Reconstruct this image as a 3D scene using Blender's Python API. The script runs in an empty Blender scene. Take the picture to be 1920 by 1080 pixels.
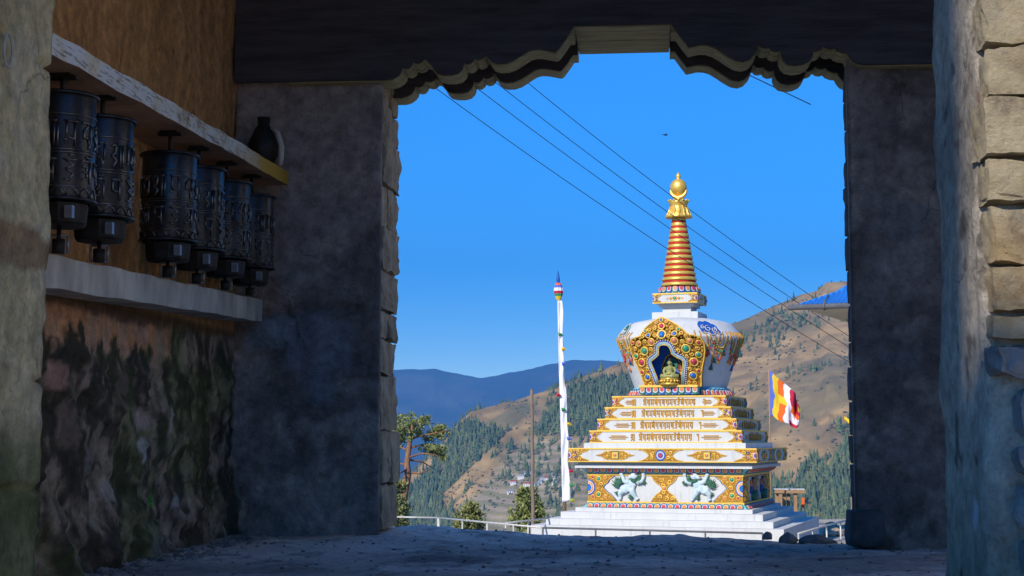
import bpy, bmesh, math, random
import numpy as np
from mathutils import Vector, Matrix, noise as mnoise
from mathutils.geometry import tessellate_polygon, delaunay_2d_cdt

random.seed(7)
R = math.radians
S = bpy.context.scene
COL = S.collection

# ------------------------------------------------------------------ camera
F = 2900.0                      # focal length in photo pixels (photo is 1920 wide)
CX, CY = 960.0, 540.0
HZ = 822.0                      # photo row of the horizon
PITCH = math.atan((HZ - CY) / F)
YAW = math.atan((1220 - CX) / F * math.cos(PITCH))
CAM = Vector((0, 0, 0.45))
cd = bpy.data.cameras.new('camera')
cam = bpy.data.objects.new('camera', cd); COL.objects.link(cam)
cam.location = CAM
cam.rotation_euler = (R(90) + PITCH, 0, YAW)
cd.sensor_width = 36; cd.lens = F / 1920 * 36
cd.clip_start = 0.05; cd.clip_end = 30000
S.camera = cam

# ------------------------------------------------------------------ sun, sky, exposure
SUN_AZ = R(28)      # the sun stands behind the camera, this far to its left
SUN_EL = R(33)
sd = bpy.data.lights.new('sun', 'SUN'); sd.energy = 2.0; sd.angle = R(0.53); sd.color = (1.0, 0.93, 0.82)
sun = bpy.data.objects.new('sun', sd); COL.objects.link(sun)
to_sun = Vector((-math.sin(SUN_AZ) * math.cos(SUN_EL), -math.cos(SUN_AZ) * math.cos(SUN_EL), math.sin(SUN_EL)))
sun.rotation_euler = to_sun.to_track_quat('Z', 'Y').to_euler()
sun.location = (-20, -40, 60)
W = bpy.data.worlds.new('World'); S.world = W; W.use_nodes = True
wn = W.node_tree
sky = wn.nodes.new('ShaderNodeTexSky'); sky.sky_type = 'NISHITA'; sky.sun_disc = False
sky.sun_elevation = SUN_EL
sky.sun_rotation = math.atan2(to_sun.x, to_sun.y)
sky.altitude = 2800; sky.air_density = 1.0; sky.dust_density = 0.1; sky.ozone_density = 3.0
bg = wn.nodes['Background']; bg.inputs['Strength'].default_value = 0.097
hs = wn.nodes.new('ShaderNodeHueSaturation'); hs.inputs['Hue'].default_value = 0.508; hs.inputs['Saturation'].default_value = 1.66   # thin, deep blue high-altitude air
wn.links.new(sky.outputs[0], hs.inputs['Color']); wn.links.new(hs.outputs[0], bg.inputs[0])
S.view_settings.view_transform = 'Standard'; S.view_settings.look = 'None'
S.view_settings.gamma = 1.0; S.view_settings.exposure = 1.45
S.view_settings.use_curve_mapping = False
S.cycles.max_bounces = 10; S.cycles.diffuse_bounces = 6; S.cycles.glossy_bounces = 3
S.cycles.transmission_bounces = 2; S.cycles.volume_bounces = 0; S.cycles.transparent_max_bounces = 6
S.cycles.use_denoising = True
S.cycles.sample_clamp_indirect = 4.0
S.cycles.caustics_reflective = False; S.cycles.caustics_refractive = False

# ------------------------------------------------------------------ pixel -> world helpers
_fw = Vector((-math.sin(YAW) * math.cos(PITCH), math.cos(YAW) * math.cos(PITCH), math.sin(PITCH)))
_rt = Vector((math.cos(YAW), math.sin(YAW), 0))
_up = _rt.cross(_fw)
def ray(x, y): return _fw * F + _rt * (x - CX) + _up * (CY - y)
def PY(x, y, Y): d = ray(x, y); return CAM + d * ((Y - CAM.y) / d.y)
def PX(x, y, X): d = ray(x, y); return CAM + d * ((X - CAM.x) / d.x)
def PZ(x, y, Z): d = ray(x, y); return CAM + d * ((Z - CAM.z) / d.z)
def PD(x, y, D):                       # at horizontal distance D
    d = ray(x, y); return CAM + d * (D / math.hypot(d.x, d.y))
def slope(x, y): d = ray(x, y); return d.z / math.hypot(d.x, d.y)
def azim(x, y=HZ): d = ray(x, y); return math.atan2(d.x, d.y)
def to_px(P):
    """numpy (n,3) -> photo pixel columns and rows"""
    q = P - np.array(CAM)
    w = q @ np.array(_fw); 
    return CX + F * (q @ np.array(_rt)) / w, CY - F * (q @ np.array(_up)) / w

# ------------------------------------------------------------------ numpy noise
def _hash(i, j, k, seed):
    h = (i * 374761393 + j * 668265263 + k * 2147483647 + seed * 144269) & 0xffffffff
    h = ((h ^ (h >> 13)) * 1274126177) & 0xffffffff
    h = (h ^ (h >> 16)) & 0xffffffff
    return h.astype(np.float64) / 0xffffffff
def vnoise(P, seed=0):
    P = np.asarray(P, float); i = np.floor(P).astype(np.int64); f = P - i; f = f * f * (3 - 2 * f)
    r = 0
    for a in (0, 1):
        for b in (0, 1):
            for c in (0, 1):
                w = (f[..., 0] if a else 1 - f[..., 0]) * (f[..., 1] if b else 1 - f[..., 1]) * (f[..., 2] if c else 1 - f[..., 2])
                r = r + w * _hash(i[..., 0] + a, i[..., 1] + b, i[..., 2] + c, seed)
    return r
def fbm(P, octv=4, seed=0, gain=0.5):
    P = np.asarray(P, float); a = 1.0; t = 0; s = 0
    for o in range(octv):
        t = t + a * (vnoise(P * (2.03 ** o), seed + o) - 0.5); s += a; a *= gain
    return t / s * 2
def sst(a, b, x): x = np.clip((x - a) / (b - a), 0, 1); return x * x * (3 - 2 * x)

# ------------------------------------------------------------------ materials
MATS = {}
def newmat(name):
    m = bpy.data.materials.new(name); m.use_nodes = True
    b = m.node_tree.nodes['Principled BSDF']; MATS[name] = m
    return m, m.node_tree, b
def N(nt, t, **kw):
    n = nt.nodes.new(t)
    for k, v in kw.items(): setattr(n, k, v)
    return n
def ramp(nt, src, stops):
    r = N(nt, 'ShaderNodeValToRGB'); e = r.color_ramp.elements
    while len(e) < len(stops): e.new(0.5)
    for q, (p, c) in zip(e, stops): q.position = p; q.color = (*c, 1) if len(c) == 3 else c
    nt.links.new(src, r.inputs[0]); return r.outputs[0]
def coords(nt, kind='Object', scale=None):
    t = N(nt, 'ShaderNodeTexCoord').outputs[kind]
    if scale:
        mp = N(nt, 'ShaderNodeMapping'); mp.inputs['Scale'].default_value = scale
        nt.links.new(t, mp.inputs[0]); t = mp.outputs[0]
    return t
def tnoise(nt, co, sc, det=6, rough=0.6):
    n = N(nt, 'ShaderNodeTexNoise'); n.inputs['Scale'].default_value = sc
    n.inputs['Detail'].default_value = det; n.inputs['Roughness'].default_value = rough
    if co is not None: nt.links.new(co, n.inputs['Vector'])
    return n.outputs['Fac']
def mixc(nt, a, b, fac, mode='MIX'):
    m = N(nt, 'ShaderNodeMix', data_type='RGBA', blend_type=mode)
    for s, v in ((0, fac), (6, a), (7, b)):
        if hasattr(v, 'links'): nt.links.new(v, m.inputs[s])
        elif isinstance(v, (int, float)): m.inputs[s].default_value = v
        else: m.inputs[s].default_value = (*v, 1)
    return m.outputs[2]
def bump(nt, b, h, strength, dist=0.02):
    n = N(nt, 'ShaderNodeBump'); n.inputs['Strength'].default_value = strength
    n.inputs['Distance'].default_value = dist
    nt.links.new(h, n.inputs['Height']); nt.links.new(n.outputs[0], b.inputs['Normal'])
def M(name, c1, c2=None, sc=6.0, rough=0.85, bs=0.3, bd=0.02, bsc=None, metal=0.0, scale=None, vary=0.0, spec=0.3, det=6):
    """base colour c1..c2 mottled by noise, with fine relief"""
    m, nt, b = newmat(name)
    c2 = c2 or tuple(v * 0.75 for v in c1)
    co = coords(nt, 'Object', scale)
    f = tnoise(nt, co, sc, det)
    c = ramp(nt, f, [(0.32, c2), (0.68, c1)])
    if vary:
        oi = N(nt, 'ShaderNodeObjectInfo')
        hs = N(nt, 'ShaderNodeHueSaturation')
        mr = N(nt, 'ShaderNodeMapRange'); mr.inputs['To Min'].default_value = 1 - vary; mr.inputs['To Max'].default_value = 1 + vary
        nt.links.new(oi.outputs['Random'], mr.inputs[0]); nt.links.new(mr.outputs[0], hs.inputs['Value'])
        nt.links.new(c, hs.inputs['Color']); c = hs.outputs[0]
    nt.links.new(c, b.inputs['Base Color'])
    b.inputs['Roughness'].default_value = rough; b.inputs['Metallic'].default_value = metal
    b.inputs['Specular IOR Level'].default_value = spec
    if bs:
        f2 = tnoise(nt, co, bsc or sc * 4, 8, 0.65)
        bump(nt, b, f2, bs, bd)
    return m
def Mattr(name, rough=0.9, sc=14, amt=0.45, bs=0.5, bd=0.015, bsc=40, spec=0.25, cracks=0):
    """colour from the mesh's own 'Col' attribute (stains, moss, paint), broken up by fine grain"""
    m, nt, b = newmat(name)
    at = N(nt, 'ShaderNodeAttribute', attribute_name='Col')
    co = coords(nt)
    f = tnoise(nt, co, sc, 8, 0.7)
    g = ramp(nt, f, [(0.3, (1 - amt,) * 3), (0.7, (1 + amt * 0.6,) * 3)])
    c = mixc(nt, at.outputs['Color'], g, 1.0, 'MULTIPLY')
    f2 = tnoise(nt, co, bsc, 10, 0.7)
    if cracks:
        nz = N(nt, 'ShaderNodeTexNoise'); nz.inputs['Scale'].default_value = 3.5; nz.inputs['Detail'].default_value = 6; nt.links.new(co, nz.inputs['Vector'])
        mx = mixc(nt, co, nz.outputs['Color'], 0.22)
        vo = N(nt, 'ShaderNodeTexVoronoi', feature='DISTANCE_TO_EDGE'); vo.inputs['Scale'].default_value = cracks; nt.links.new(mx, vo.inputs['Vector'])
        ck = ramp(nt, vo.outputs['Distance'], [(0.0, (0, 0, 0)), (0.011, (1, 1, 1))])
        gate_ = ramp(nt, tnoise(nt, co, 1.7, 3), [(0.55, (1, 1, 1)), (0.64, (0, 0, 0))])          # cracks only in places
        ck = mixc(nt, ck, gate_, 1.0, 'LIGHTEN')
        c = mixc(nt, c, mixc(nt, (0.55, 0.53, 0.52), (1, 1, 1), ck), 1.0, 'MULTIPLY')
        sp = ramp(nt, tnoise(nt, co, 75, 4, 0.6), [(0.30, (0.5, 0.5, 0.5)), (0.40, (1, 1, 1))]); c = mixc(nt, c, sp, 0.7, 'MULTIPLY')
        f2 = mixc(nt, f2, ck, 0.35, 'MULTIPLY')
    nt.links.new(c, b.inputs['Base Color']); b.inputs['Roughness'].default_value = rough
    b.inputs['Specular IOR Level'].default_value = spec
    bump(nt, b, f2, bs, bd)
    return m

m_, nt_, b_ = newmat('white_paint'); co_ = coords(nt_)
c_ = ramp(nt_, tnoise(nt_, co_, 1.6, 8), [(0.3, (0.51, 0.51, 0.485)), (0.7, (0.585, 0.585, 0.56))])
c_ = mixc(nt_, c_, ramp(nt_, tnoise(nt_, coords(nt_, 'Object', (5, 5, 0.5)), 2.2, 8, 0.7), [(0.30, (0.74, 0.72, 0.67)), (0.46, (1, 1, 1))]), 0.8, 'MULTIPLY')
nt_.links.new(c_, b_.inputs['Base Color']); b_.inputs['Roughness'].default_value = 0.7; b_.inputs['Specular IOR Level'].default_value = 0.25; bump(nt_, b_, tnoise(nt_, co_, 14, 8), 0.2, 0.01)
M('gold', (0.86, 0.56, 0.10), (0.74, 0.43, 0.055), 9, 0.42, 0.15, 0.01, metal=0.2, spec=0.5)
M('letter_gold', (0.52, 0.27, 0.03), (0.40, 0.19, 0.02), 9, 0.5, 0.1, metal=0.1)
M('gold_ground', (0.44, 0.22, 0.025), (0.28, 0.12, 0.012), 14, 0.6, 0.3, metal=0.1)
M('spire_gold', (0.90, 0.60, 0.13), (0.74, 0.42, 0.06), 5, 0.36, 0.12, 0.01, metal=0.5, spec=0.5)
M('red_paint', (0.56, 0.02, 0.015), (0.46, 0.015, 0.012), 5, 0.5, 0.05)
M('petal_red', (0.62, 0.06, 0.08), (0.48, 0.04, 0.05), 8, 0.5, 0.05)
M('petal_orange', (0.70, 0.24, 0.06), (0.56, 0.17, 0.04), 8, 0.5, 0.05)
M('petal_pink', (0.72, 0.22, 0.22), (0.6, 0.14, 0.16), 8, 0.45, 0.05)
M('petal_blue', (0.02, 0.11, 0.42), (0.015, 0.07, 0.3), 8, 0.5, 0.05)
M('petal_green', (0.02, 0.17, 0.12), (0.015, 0.11, 0.08), 8, 0.5, 0.05)
M('teal_wash', (0.25, 0.55, 0.60), (0.12, 0.36, 0.46), 8, 0.55, 0.05)
M('niche_blue', (0.03, 0.20, 0.68), (0.02, 0.15, 0.56), 4, 0.55, 0.05)
M('niche_red', (0.22, 0.05, 0.025), (0.16, 0.03, 0.015), 6, 0.6, 0.05)
M('jewel_blue', (0.02, 0.16, 0.55), None, 6, 0.25, 0, spec=0.6)
M('jewel_red', (0.55, 0.04, 0.08), None, 6, 0.25, 0, spec=0.6)
M('jewel_green', (0.02, 0.32, 0.20), None, 6, 0.25, 0, spec=0.6)
M('jewel_coral', (0.66, 0.22, 0.12), None, 6, 0.25, 0, spec=0.6)
M('lion_white', (0.58, 0.64, 0.65), (0.36, 0.50, 0.54), 10, 0.6, 0.1)
M('lion_green', (0.05, 0.17, 0.10), (0.02, 0.08, 0.05), 18, 0.6, 0.3)
M('ink', (0.03, 0.03, 0.05), None, 8, 0.6, 0)
M('skin_paint', (0.45, 0.22, 0.13), None, 8, 0.6, 0.05)
M('statue_gold', (0.72, 0.47, 0.09), (0.50, 0.30, 0.05), 9, 0.35, 0.05, metal=0.5)
M('statue_green', (0.34, 0.34, 0.12), (0.22, 0.24, 0.08), 9, 0.4, 0.05)
M('old_wood', (0.76, 0.64, 0.32), (0.38, 0.30, 0.14), 3, 0.8, 0.9, 0.02, 9, scale=(1.2, 14, 14))
M('pole_wood', (0.25, 0.19, 0.14), (0.16, 0.11, 0.08), 4, 0.85, 0.5, 0.01, 16, scale=(8, 8, 0.7))
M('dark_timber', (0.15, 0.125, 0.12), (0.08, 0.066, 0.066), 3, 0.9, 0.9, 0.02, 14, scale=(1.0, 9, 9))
M('frame_wood', (0.42, 0.26, 0.13), (0.24, 0.14, 0.07), 4, 0.8, 0.6, 0.01, 18, scale=(10, 10, 1))
m_, nt_, b_ = newmat('stone'); co_ = coords(nt_); oi_ = N(nt_, 'ShaderNodeObjectInfo'); va_ = N(nt_, 'ShaderNodeVectorMath', operation='ADD'); nt_.links.new(co_, va_.inputs[0]); nt_.links.new(oi_.outputs['Location'], va_.inputs[1]); co_ = va_.outputs[0]
f_ = tnoise(nt_, co_, 9, 10, 0.7); c_ = ramp(nt_, f_, [(0.30, (0.20, 0.155, 0.105)), (0.46, (0.50, 0.40, 0.24)), (0.60, (0.63, 0.51, 0.31)), (0.75, (0.70, 0.61, 0.45))])
c_ = mixc(nt_, c_, (0.44, 0.25, 0.08), ramp(nt_, tnoise(nt_, co_, 4, 5), [(0.54, (0, 0, 0)), (0.68, (0.5, 0.5, 0.5))]))
c_ = mixc(nt_, c_, (0.20, 0.19, 0.17), ramp(nt_, tnoise(nt_, co_, 2.2, 6), [(0.52, (0, 0, 0)), (0.64, (0.7, 0.7, 0.7))]))
nt_.links.new(c_, b_.inputs['Base Color']); b_.inputs['Roughness'].default_value = 0.92; bump(nt_, b_, tnoise(nt_, co_, 28, 14, 0.8), 1.0, 0.035)
M('jamb_stone', (0.74, 0.55, 0.35), (0.36, 0.26, 0.16), 9, 0.92, 1.0, 0.025, 24, vary=0.2)
M('dark_stone', (0.17, 0.155, 0.145), (0.08, 0.07, 0.07), 7, 0.9, 0.8, 0.02, 24, vary=0.25)
M('mortar', (0.22, 0.18, 0.13), (0.10, 0.08, 0.06), 12, 0.95, 0.9, 0.02, 30)
M('rock', (0.34, 0.31, 0.28), (0.15, 0.14, 0.13), 8, 0.9, 0.9, 0.02, 26, vary=0.2)
M('rubble', (0.42, 0.34, 0.25), (0.22, 0.17, 0.12), 2, 0.9, 0.7, 0.03, 10, vary=0.25)
Mattr('plaster', sc=16, amt=0.5, bs=0.9, bd=0.02, bsc=34, cracks=3.0); Mattr('rough_ground', sc=30, bs=0.6, bd=0.008, bsc=90)
Mattr('hill', sc=0.02, amt=0.35, bs=0.5, bd=3, bsc=0.12)
m_, nt_, b_ = newmat('wheel_metal')
b_.inputs['Base Color'].default_value = (0.16, 0.155, 0.16, 1); b_.inputs['Metallic'].default_value = 0.5
b_.inputs['Specular IOR Level'].default_value = 0.5
co_ = coords(nt_)
nt_.links.new(ramp(nt_, tnoise(nt_, co_, 18, 8), [(0.3, (0.22,) * 3), (0.75, (0.5,) * 3)]), b_.inputs['Roughness'])
nt_.links.new(ramp(nt_, tnoise(nt_, co_, 7, 6), [(0.35, (0.012, 0.011, 0.012)), (0.7, (0.07, 0.068, 0.07))]), b_.inputs['Base Color'])
bump(nt_, b_, tnoise(nt_, co_, 60, 6), 0.15, 0.004)
M('wheel_relief', (0.30, 0.28, 0.26), (0.10, 0.09, 0.08), 20, 0.3, 0.2, 0.003, metal=0.9, spec=0.5)
M('iron', (0.06, 0.055, 0.05), (0.03, 0.025, 0.02), 20, 0.55, 0.3, 0.004, metal=0.7)
M('bright_iron', (0.40, 0.40, 0.40), (0.22, 0.2, 0.2), 20, 0.4, 0.1, 0.002, metal=0.6)
M('rail_paint', (0.62, 0.60, 0.55), (0.42, 0.40, 0.36), 6, 0.5, 0.1, 0.005, metal=0.2)
M('cable', (0.03, 0.03, 0.035), None, 5, 0.6, 0)
M('cloth_white', (0.78, 0.77, 0.78), (0.66, 0.65, 0.68), 2, 0.9, 0.4, 0.02, 10)
for n_, c_ in (('cloth_blue', (0.10, 0.16, 0.55)), ('cloth_yellow', (0.80, 0.55, 0.03)), ('cloth_orange', (0.78, 0.14, 0.02)),
               ('cloth_red', (0.50, 0.02, 0.06)), ('cloth_green', (0.05, 0.28, 0.10)), ('cloth_lime', (0.42, 0.42, 0.03))):
    M(n_, c_, tuple(v * 0.85 for v in c_), 3, 0.85, 0.15)
M('blue_roofing', (0.03, 0.22, 0.62), (0.025, 0.17, 0.5), 1.2, 0.42, 0.05, metal=0.1, spec=0.5)
M('gutter_grey', (0.14, 0.14, 0.15), (0.10, 0.10, 0.10), 5, 0.5, 0.1)
M('soffit', (0.50, 0.46, 0.36), (0.40, 0.36, 0.28), 3, 0.8, 0.1)
M('faded_paint', (0.46, 0.43, 0.36), (0.34, 0.31, 0.24), 30, 0.9, 0)
M('house_white', (0.74, 0.73, 0.70), (0.62, 0.60, 0.56), 0.3, 0.8, 0)
M('house_red', (0.42, 0.08, 0.05), (0.34, 0.06, 0.04), 0.5, 0.7, 0)
M('house_grey', (0.30, 0.31, 0.33), None, 0.5, 0.6, 0)
M('window_dark', (0.03, 0.035, 0.045), None, 3, 0.2, 0, spec=0.5)
M('bark', (0.34, 0.17, 0.085), (0.17, 0.085, 0.045), 5, 0.9, 0.8, 0.03, 12, scale=(3, 3, 1))
M('leaf', (0.05, 0.30, 0.02), None, 9, 0.6, 0.1)
def Mfol(name, c1, c2):
    m, nt, b = newmat(name)
    at = N(nt, 'ShaderNodeAttribute', attribute_name='Col')
    sp = N(nt, 'ShaderNodeSeparateColor'); nt.links.new(at.outputs['Color'], sp.inputs[0])
    nt.links.new(ramp(nt, sp.outputs[0], [(0.0, c2), (1.0, c1)]), b.inputs['Base Color'])
    b.inputs['Roughness'].default_value = 0.75; b.inputs['Specular IOR Level'].default_value = 0.15
    return m
Mfol('conifer', (0.17, 0.20, 0.075), (0.05, 0.085, 0.045))
Mfol('shrub', (0.15, 0.14, 0.07), (0.06, 0.07, 0.04))
Mfol('pine_needles', (0.36, 0.36, 0.11), (0.13, 0.16, 0.05))
Mfol('bush_needles', (0.34, 0.33, 0.12), (0.13, 0.15, 0.05))

# ------------------------------------------------------------------ mesh builder
class MB:
    def __init__(s): s.v = []; s.f = []; s.m = []; s.sm = []
    def add(s, v, f, mi=0, smooth=False):
        o = len(s.v); s.v += [tuple(p) for p in v]
        for q in f: s.f.append(tuple(i + o for i in q)); s.m.append(mi); s.sm.append(smooth)
        return s
    def box(s, x0, x1, y0, y1, z0, z1, mi=0):
        v = [(x, y, z) for z in (z0, z1) for y in (y0, y1) for x in (x0, x1)]
        return s.add(v, [(0, 2, 3, 1), (4, 5, 7, 6), (0, 1, 5, 4), (2, 6, 7, 3), (0, 4, 6, 2), (1, 3, 7, 5)], mi)
    def tube(s, pts, rad, n=8, mi=0, smooth=True, caps=True, closed=False):
        pts = [Vector(p) for p in pts]; k = len(pts)
        if not hasattr(rad, '__len__'): rad = [rad] * k
        v = []; up = None
        for i, p in enumerate(pts):
            if closed: t = (pts[(i + 1) % k] - pts[i - 1])
            else: t = pts[min(i + 1, k - 1)] - pts[max(i - 1, 0)]
            t.normalize()
            if up is None:
                a = Vector((0, 0, 1)) if abs(t.z) < 0.9 else Vector((1, 0, 0))
                up = (a - t * a.dot(t)).normalized()
            else:
                u2 = up - t * up.dot(t)
                if u2.length > 1e-6: up = u2.normalized()
            w = t.cross(up)
            for j in range(n):
                a = 2 * math.pi * j / n
                v.append(p + (up * math.cos(a) + w * math.sin(a)) * rad[i])
        f = []
        for i in range(k if closed else k - 1):
            for j in range(n):
                a = i * n + j; b = i * n + (j + 1) % n; i2 = (i + 1) % k
                f.append((a, b, i2 * n + (j + 1) % n, i2 * n + j))
        s.add(v, f, mi, smooth)
        if caps and not closed:
            o = len(s.v) - k * n
            s.f.append(tuple(o + j for j in reversed(range(n)))); s.m.append(mi); s.sm.append(False)
            s.f.append(tuple(o + (k - 1) * n + j for j in range(n))); s.m.append(mi); s.sm.append(False)
        return s
    def lathe(s, prof, n=32, mi=0, smooth=True, cx=0, cy=0, skip=None):
        v = []; f = []
        for r, z in prof:
            for j in range(n):
                a = 2 * math.pi * j / n; v.append((cx + r * math.cos(a), cy + r * math.sin(a), z))
        for i in range(len(prof) - 1):
            for j in range(n):
                if skip and skip((j + 0.5) * 2 * math.pi / n, (prof[i][1] + prof[i + 1][1]) / 2): continue
                a = i * n + j; b = i * n + (j + 1) % n
                f.append((a, b, b + n, a + n))
        return s.add(v, f, mi, smooth)
    def ell(s, c, r, mi=0, seg=12, ring=7, rot=None, half=False):
        c = Vector(c); v = []; f = []
        n0 = ring // 2 if half else 0
        for i in range(ring + 1):
            t = -math.pi / 2 + math.pi * i / ring
            if half: t = math.pi / 2 * i / ring
            for j in range(seg):
                a = 2 * math.pi * j / seg
                p = Vector((r[0] * math.cos(t) * math.cos(a), r[1] * math.cos(t) * math.sin(a), r[2] * math.sin(t)))
                if rot is not None: p = rot @ p
                v.append(c + p)
        for i in range(ring):
            for j in range(seg):
                a = i * seg + j; b = i * seg + (j + 1) % seg
                f.append((a, b, b + seg, a + seg))
        return s.add(v, f, mi, True)
    def prism(s, poly, fn, d0, d1, mi=0, side=None, holes=()):
        """poly in 2D, fn(u,v,depth)->xyz; d0 is the visible front"""
        loops = [list(poly)] + [list(h) for h in holes]
        tri = tessellate_polygon([[Vector((p[0], p[1], 0)) for p in l] for l in loops])
        flat = [p for l in loops for p in l]; n = len(flat)
        v = [fn(p[0], p[1], d0) for p in flat] + [fn(p[0], p[1], d1) for p in flat]
        f = [tuple(t) for t in tri] + [tuple(i + n for i in reversed(t)) for t in tri]
        s.add(v, f, mi)
        o = len(s.v) - 2 * n; st = 0
        for l in loops:
            k = len(l)
            for i in range(k):
                a = st + i; b = st + (i + 1) % k
                s.f.append((o + a, o + b, o + b + n, o + a + n)); s.m.append(mi if side is None else side); s.sm.append(False)
            st += k
        return s
    def mesh(s, name, mats):
        me = bpy.data.meshes.new(name); me.from_pydata(s.v, [], s.f)
        for m in (mats if isinstance(mats, (list, tuple)) else [mats]): me.materials.append(MATS[m])
        me.polygons.foreach_set('material_index', s.m); me.polygons.foreach_set('use_smooth', s.sm)
        bm = bmesh.new(); bm.from_mesh(me); bmesh.ops.recalc_face_normals(bm, faces=bm.faces); bm.to_mesh(me); bm.free()
        return me
    def build(s, name, mats, parent=None):
        return link(name, s.mesh(name, mats), parent)
WORLD = set()
def link(name, me, parent=None, loc=None, rot=None):
    o = bpy.data.objects.new(name, me); COL.objects.link(o)
    if parent is not None:
        o.parent = parent
        if parent in WORLD: o.matrix_parent_inverse = Matrix.Translation(-parent.location)   # child built in world metres
    if loc is not None: o.location = loc
    if rot is not None: o.rotation_euler = rot
    return o
def tag(o, label=None, cat=None, group=None, kind=None):
    for k, v in (('label', label), ('category', cat), ('group', group), ('kind', kind)):
        if v: o[k] = v
    return o
def empty(name, loc=(0, 0, 0), rz=0, label=None, cat=None, group=None):
    o = bpy.data.objects.new(name, None); COL.objects.link(o); o.location = loc; o.rotation_euler = (0, 0, rz)
    o.empty_display_size = 0.2
    return tag(o, label, cat, group)
def setcol(me, cols, name='Col'):
    """per-vertex colour, cols (n,3)"""
    at = me.color_attributes.new(name, 'FLOAT_COLOR', 'POINT')
    c = np.ones((len(me.vertices), 4)); c[:, :3] = cols
    at.data.foreach_set('color', c.ravel())
def bigmesh(name, V, Q, mat, cols=None, smooth=True):
    V = np.asarray(V, float); Q = np.asarray(Q, int)
    me = bpy.data.meshes.new(name); k = Q.shape[1]
    me.vertices.add(len(V)); me.vertices.foreach_set('co', V.ravel())
    me.loops.add(Q.size); me.loops.foreach_set('vertex_index', Q.ravel())
    me.polygons.add(len(Q)); me.polygons.foreach_set('loop_start', np.arange(0, Q.size, k))
    me.polygons.foreach_set('loop_total', np.full(len(Q), k))
    me.update(calc_edges=True); me.validate()
    me.materials.append(MATS[mat])
    me.polygons.foreach_set('use_smooth', np.full(len(me.polygons), smooth))
    if cols is not None: setcol(me, cols)
    return me
def grid(nu, nv):
    i, j = np.meshgrid(np.arange(nu - 1), np.arange(nv - 1), indexing='ij')
    a = (i * nv + j).ravel()
    return np.stack([a, a + nv, a + nv + 1, a + 1], 1)
def sheet(name, u0, u1, v0, v1, step, fn, colfn, mat, parent=None, thick=None):
    """a rough surface: fn(U,V)->xyz arrays; thick = vector to give it a closed back"""
    nu = max(2, int(abs(u1 - u0) / step) + 1); nv = max(2, int(abs(v1 - v0) / step) + 1)
    U, V = np.meshgrid(np.linspace(u0, u1, nu), np.linspace(v0, v1, nv), indexing='ij')
    P = fn(U, V).reshape(-1, 3); Q = grid(nu, nv)
    cols = colfn(U, V, P.reshape(nu, nv, 3)).reshape(-1, 3) if colfn else None
    if thick is not None:
        n = len(P); B = P.copy()
        ax = int(np.argmax(np.abs(thick)))
        B[:, ax] = (P[:, ax].mean() + thick[ax])
        P = np.concatenate([P, B]); Q2 = Q[:, ::-1] + n
        b = np.concatenate([np.arange(nu) * nv, (nu - 1) * nv + np.arange(1, nv), (np.arange(nu - 2, -1, -1)) * nv + nv - 1, np.arange(nv - 2, 0, -1)])
        b2 = np.roll(b, -1)
        Q = np.concatenate([Q, Q2, np.stack([b, b2, b2 + n, b + n], 1)])
        if cols is not None: cols = np.concatenate([cols, cols])
    me = bigmesh(name, P, Q, mat, cols)
    bm = bmesh.new(); bm.from_mesh(me); bmesh.ops.recalc_face_normals(bm, faces=bm.faces); bm.to_mesh(me); bm.free()
    return link(name, me, parent)
def lerp3(a, b, t): return np.asarray(a) * (1 - t[..., None]) + np.asarray(b) * t[..., None]
def rough_stone(name, x0, x1, y0, y1, z0, z1, mat, parent, seed, amp=0.012, rnd=0.25, cuts=3):
    """one block: a subdivided box, corners rounded, faces chipped"""
    bm = bmesh.new(); bmesh.ops.create_cube(bm, size=2)
    bmesh.ops.subdivide_edges(bm, edges=bm.edges[:], cuts=cuts, use_grid_fill=True)
    c = Vector(((x0 + x1) / 2, (y0 + y1) / 2, (z0 + z1) / 2)); h = Vector(((x1 - x0) / 2, (y1 - y0) / 2, (z1 - z0) / 2))
    for v in bm.verts:
        p = v.co.copy()
        q = p * (1 - rnd + rnd / max(1e-6, (abs(p.x) ** 4 + abs(p.y) ** 4 + abs(p.z) ** 4) ** 0.25))
        w = Vector((q.x * h.x, q.y * h.y, q.z * h.z)); sd_ = Vector((seed * 3.1, seed * 1.7, 0))
        nz = mnoise.noise_vector((c + w) * 9 + sd_)
        ch = abs(mnoise.noise((c + w) * 17 + sd_)); edge = sum(1 for k in p if abs(k) > 0.7)
        v.co = w * (1 - (0.10 * ch if edge >= 2 and cuts > 3 else 0)) + nz * amp + mnoise.noise_vector((c + w) * 31 + sd_) * amp * 0.6
    bmesh.ops.recalc_face_normals(bm, faces=bm.faces)
    me = bpy.data.meshes.new(name); bm.to_mesh(me); bm.free(); me.materials.append(MATS[mat])
    for p in me.polygons: p.use_smooth = cuts <= 3
    return link(name, me, parent, c)

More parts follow.
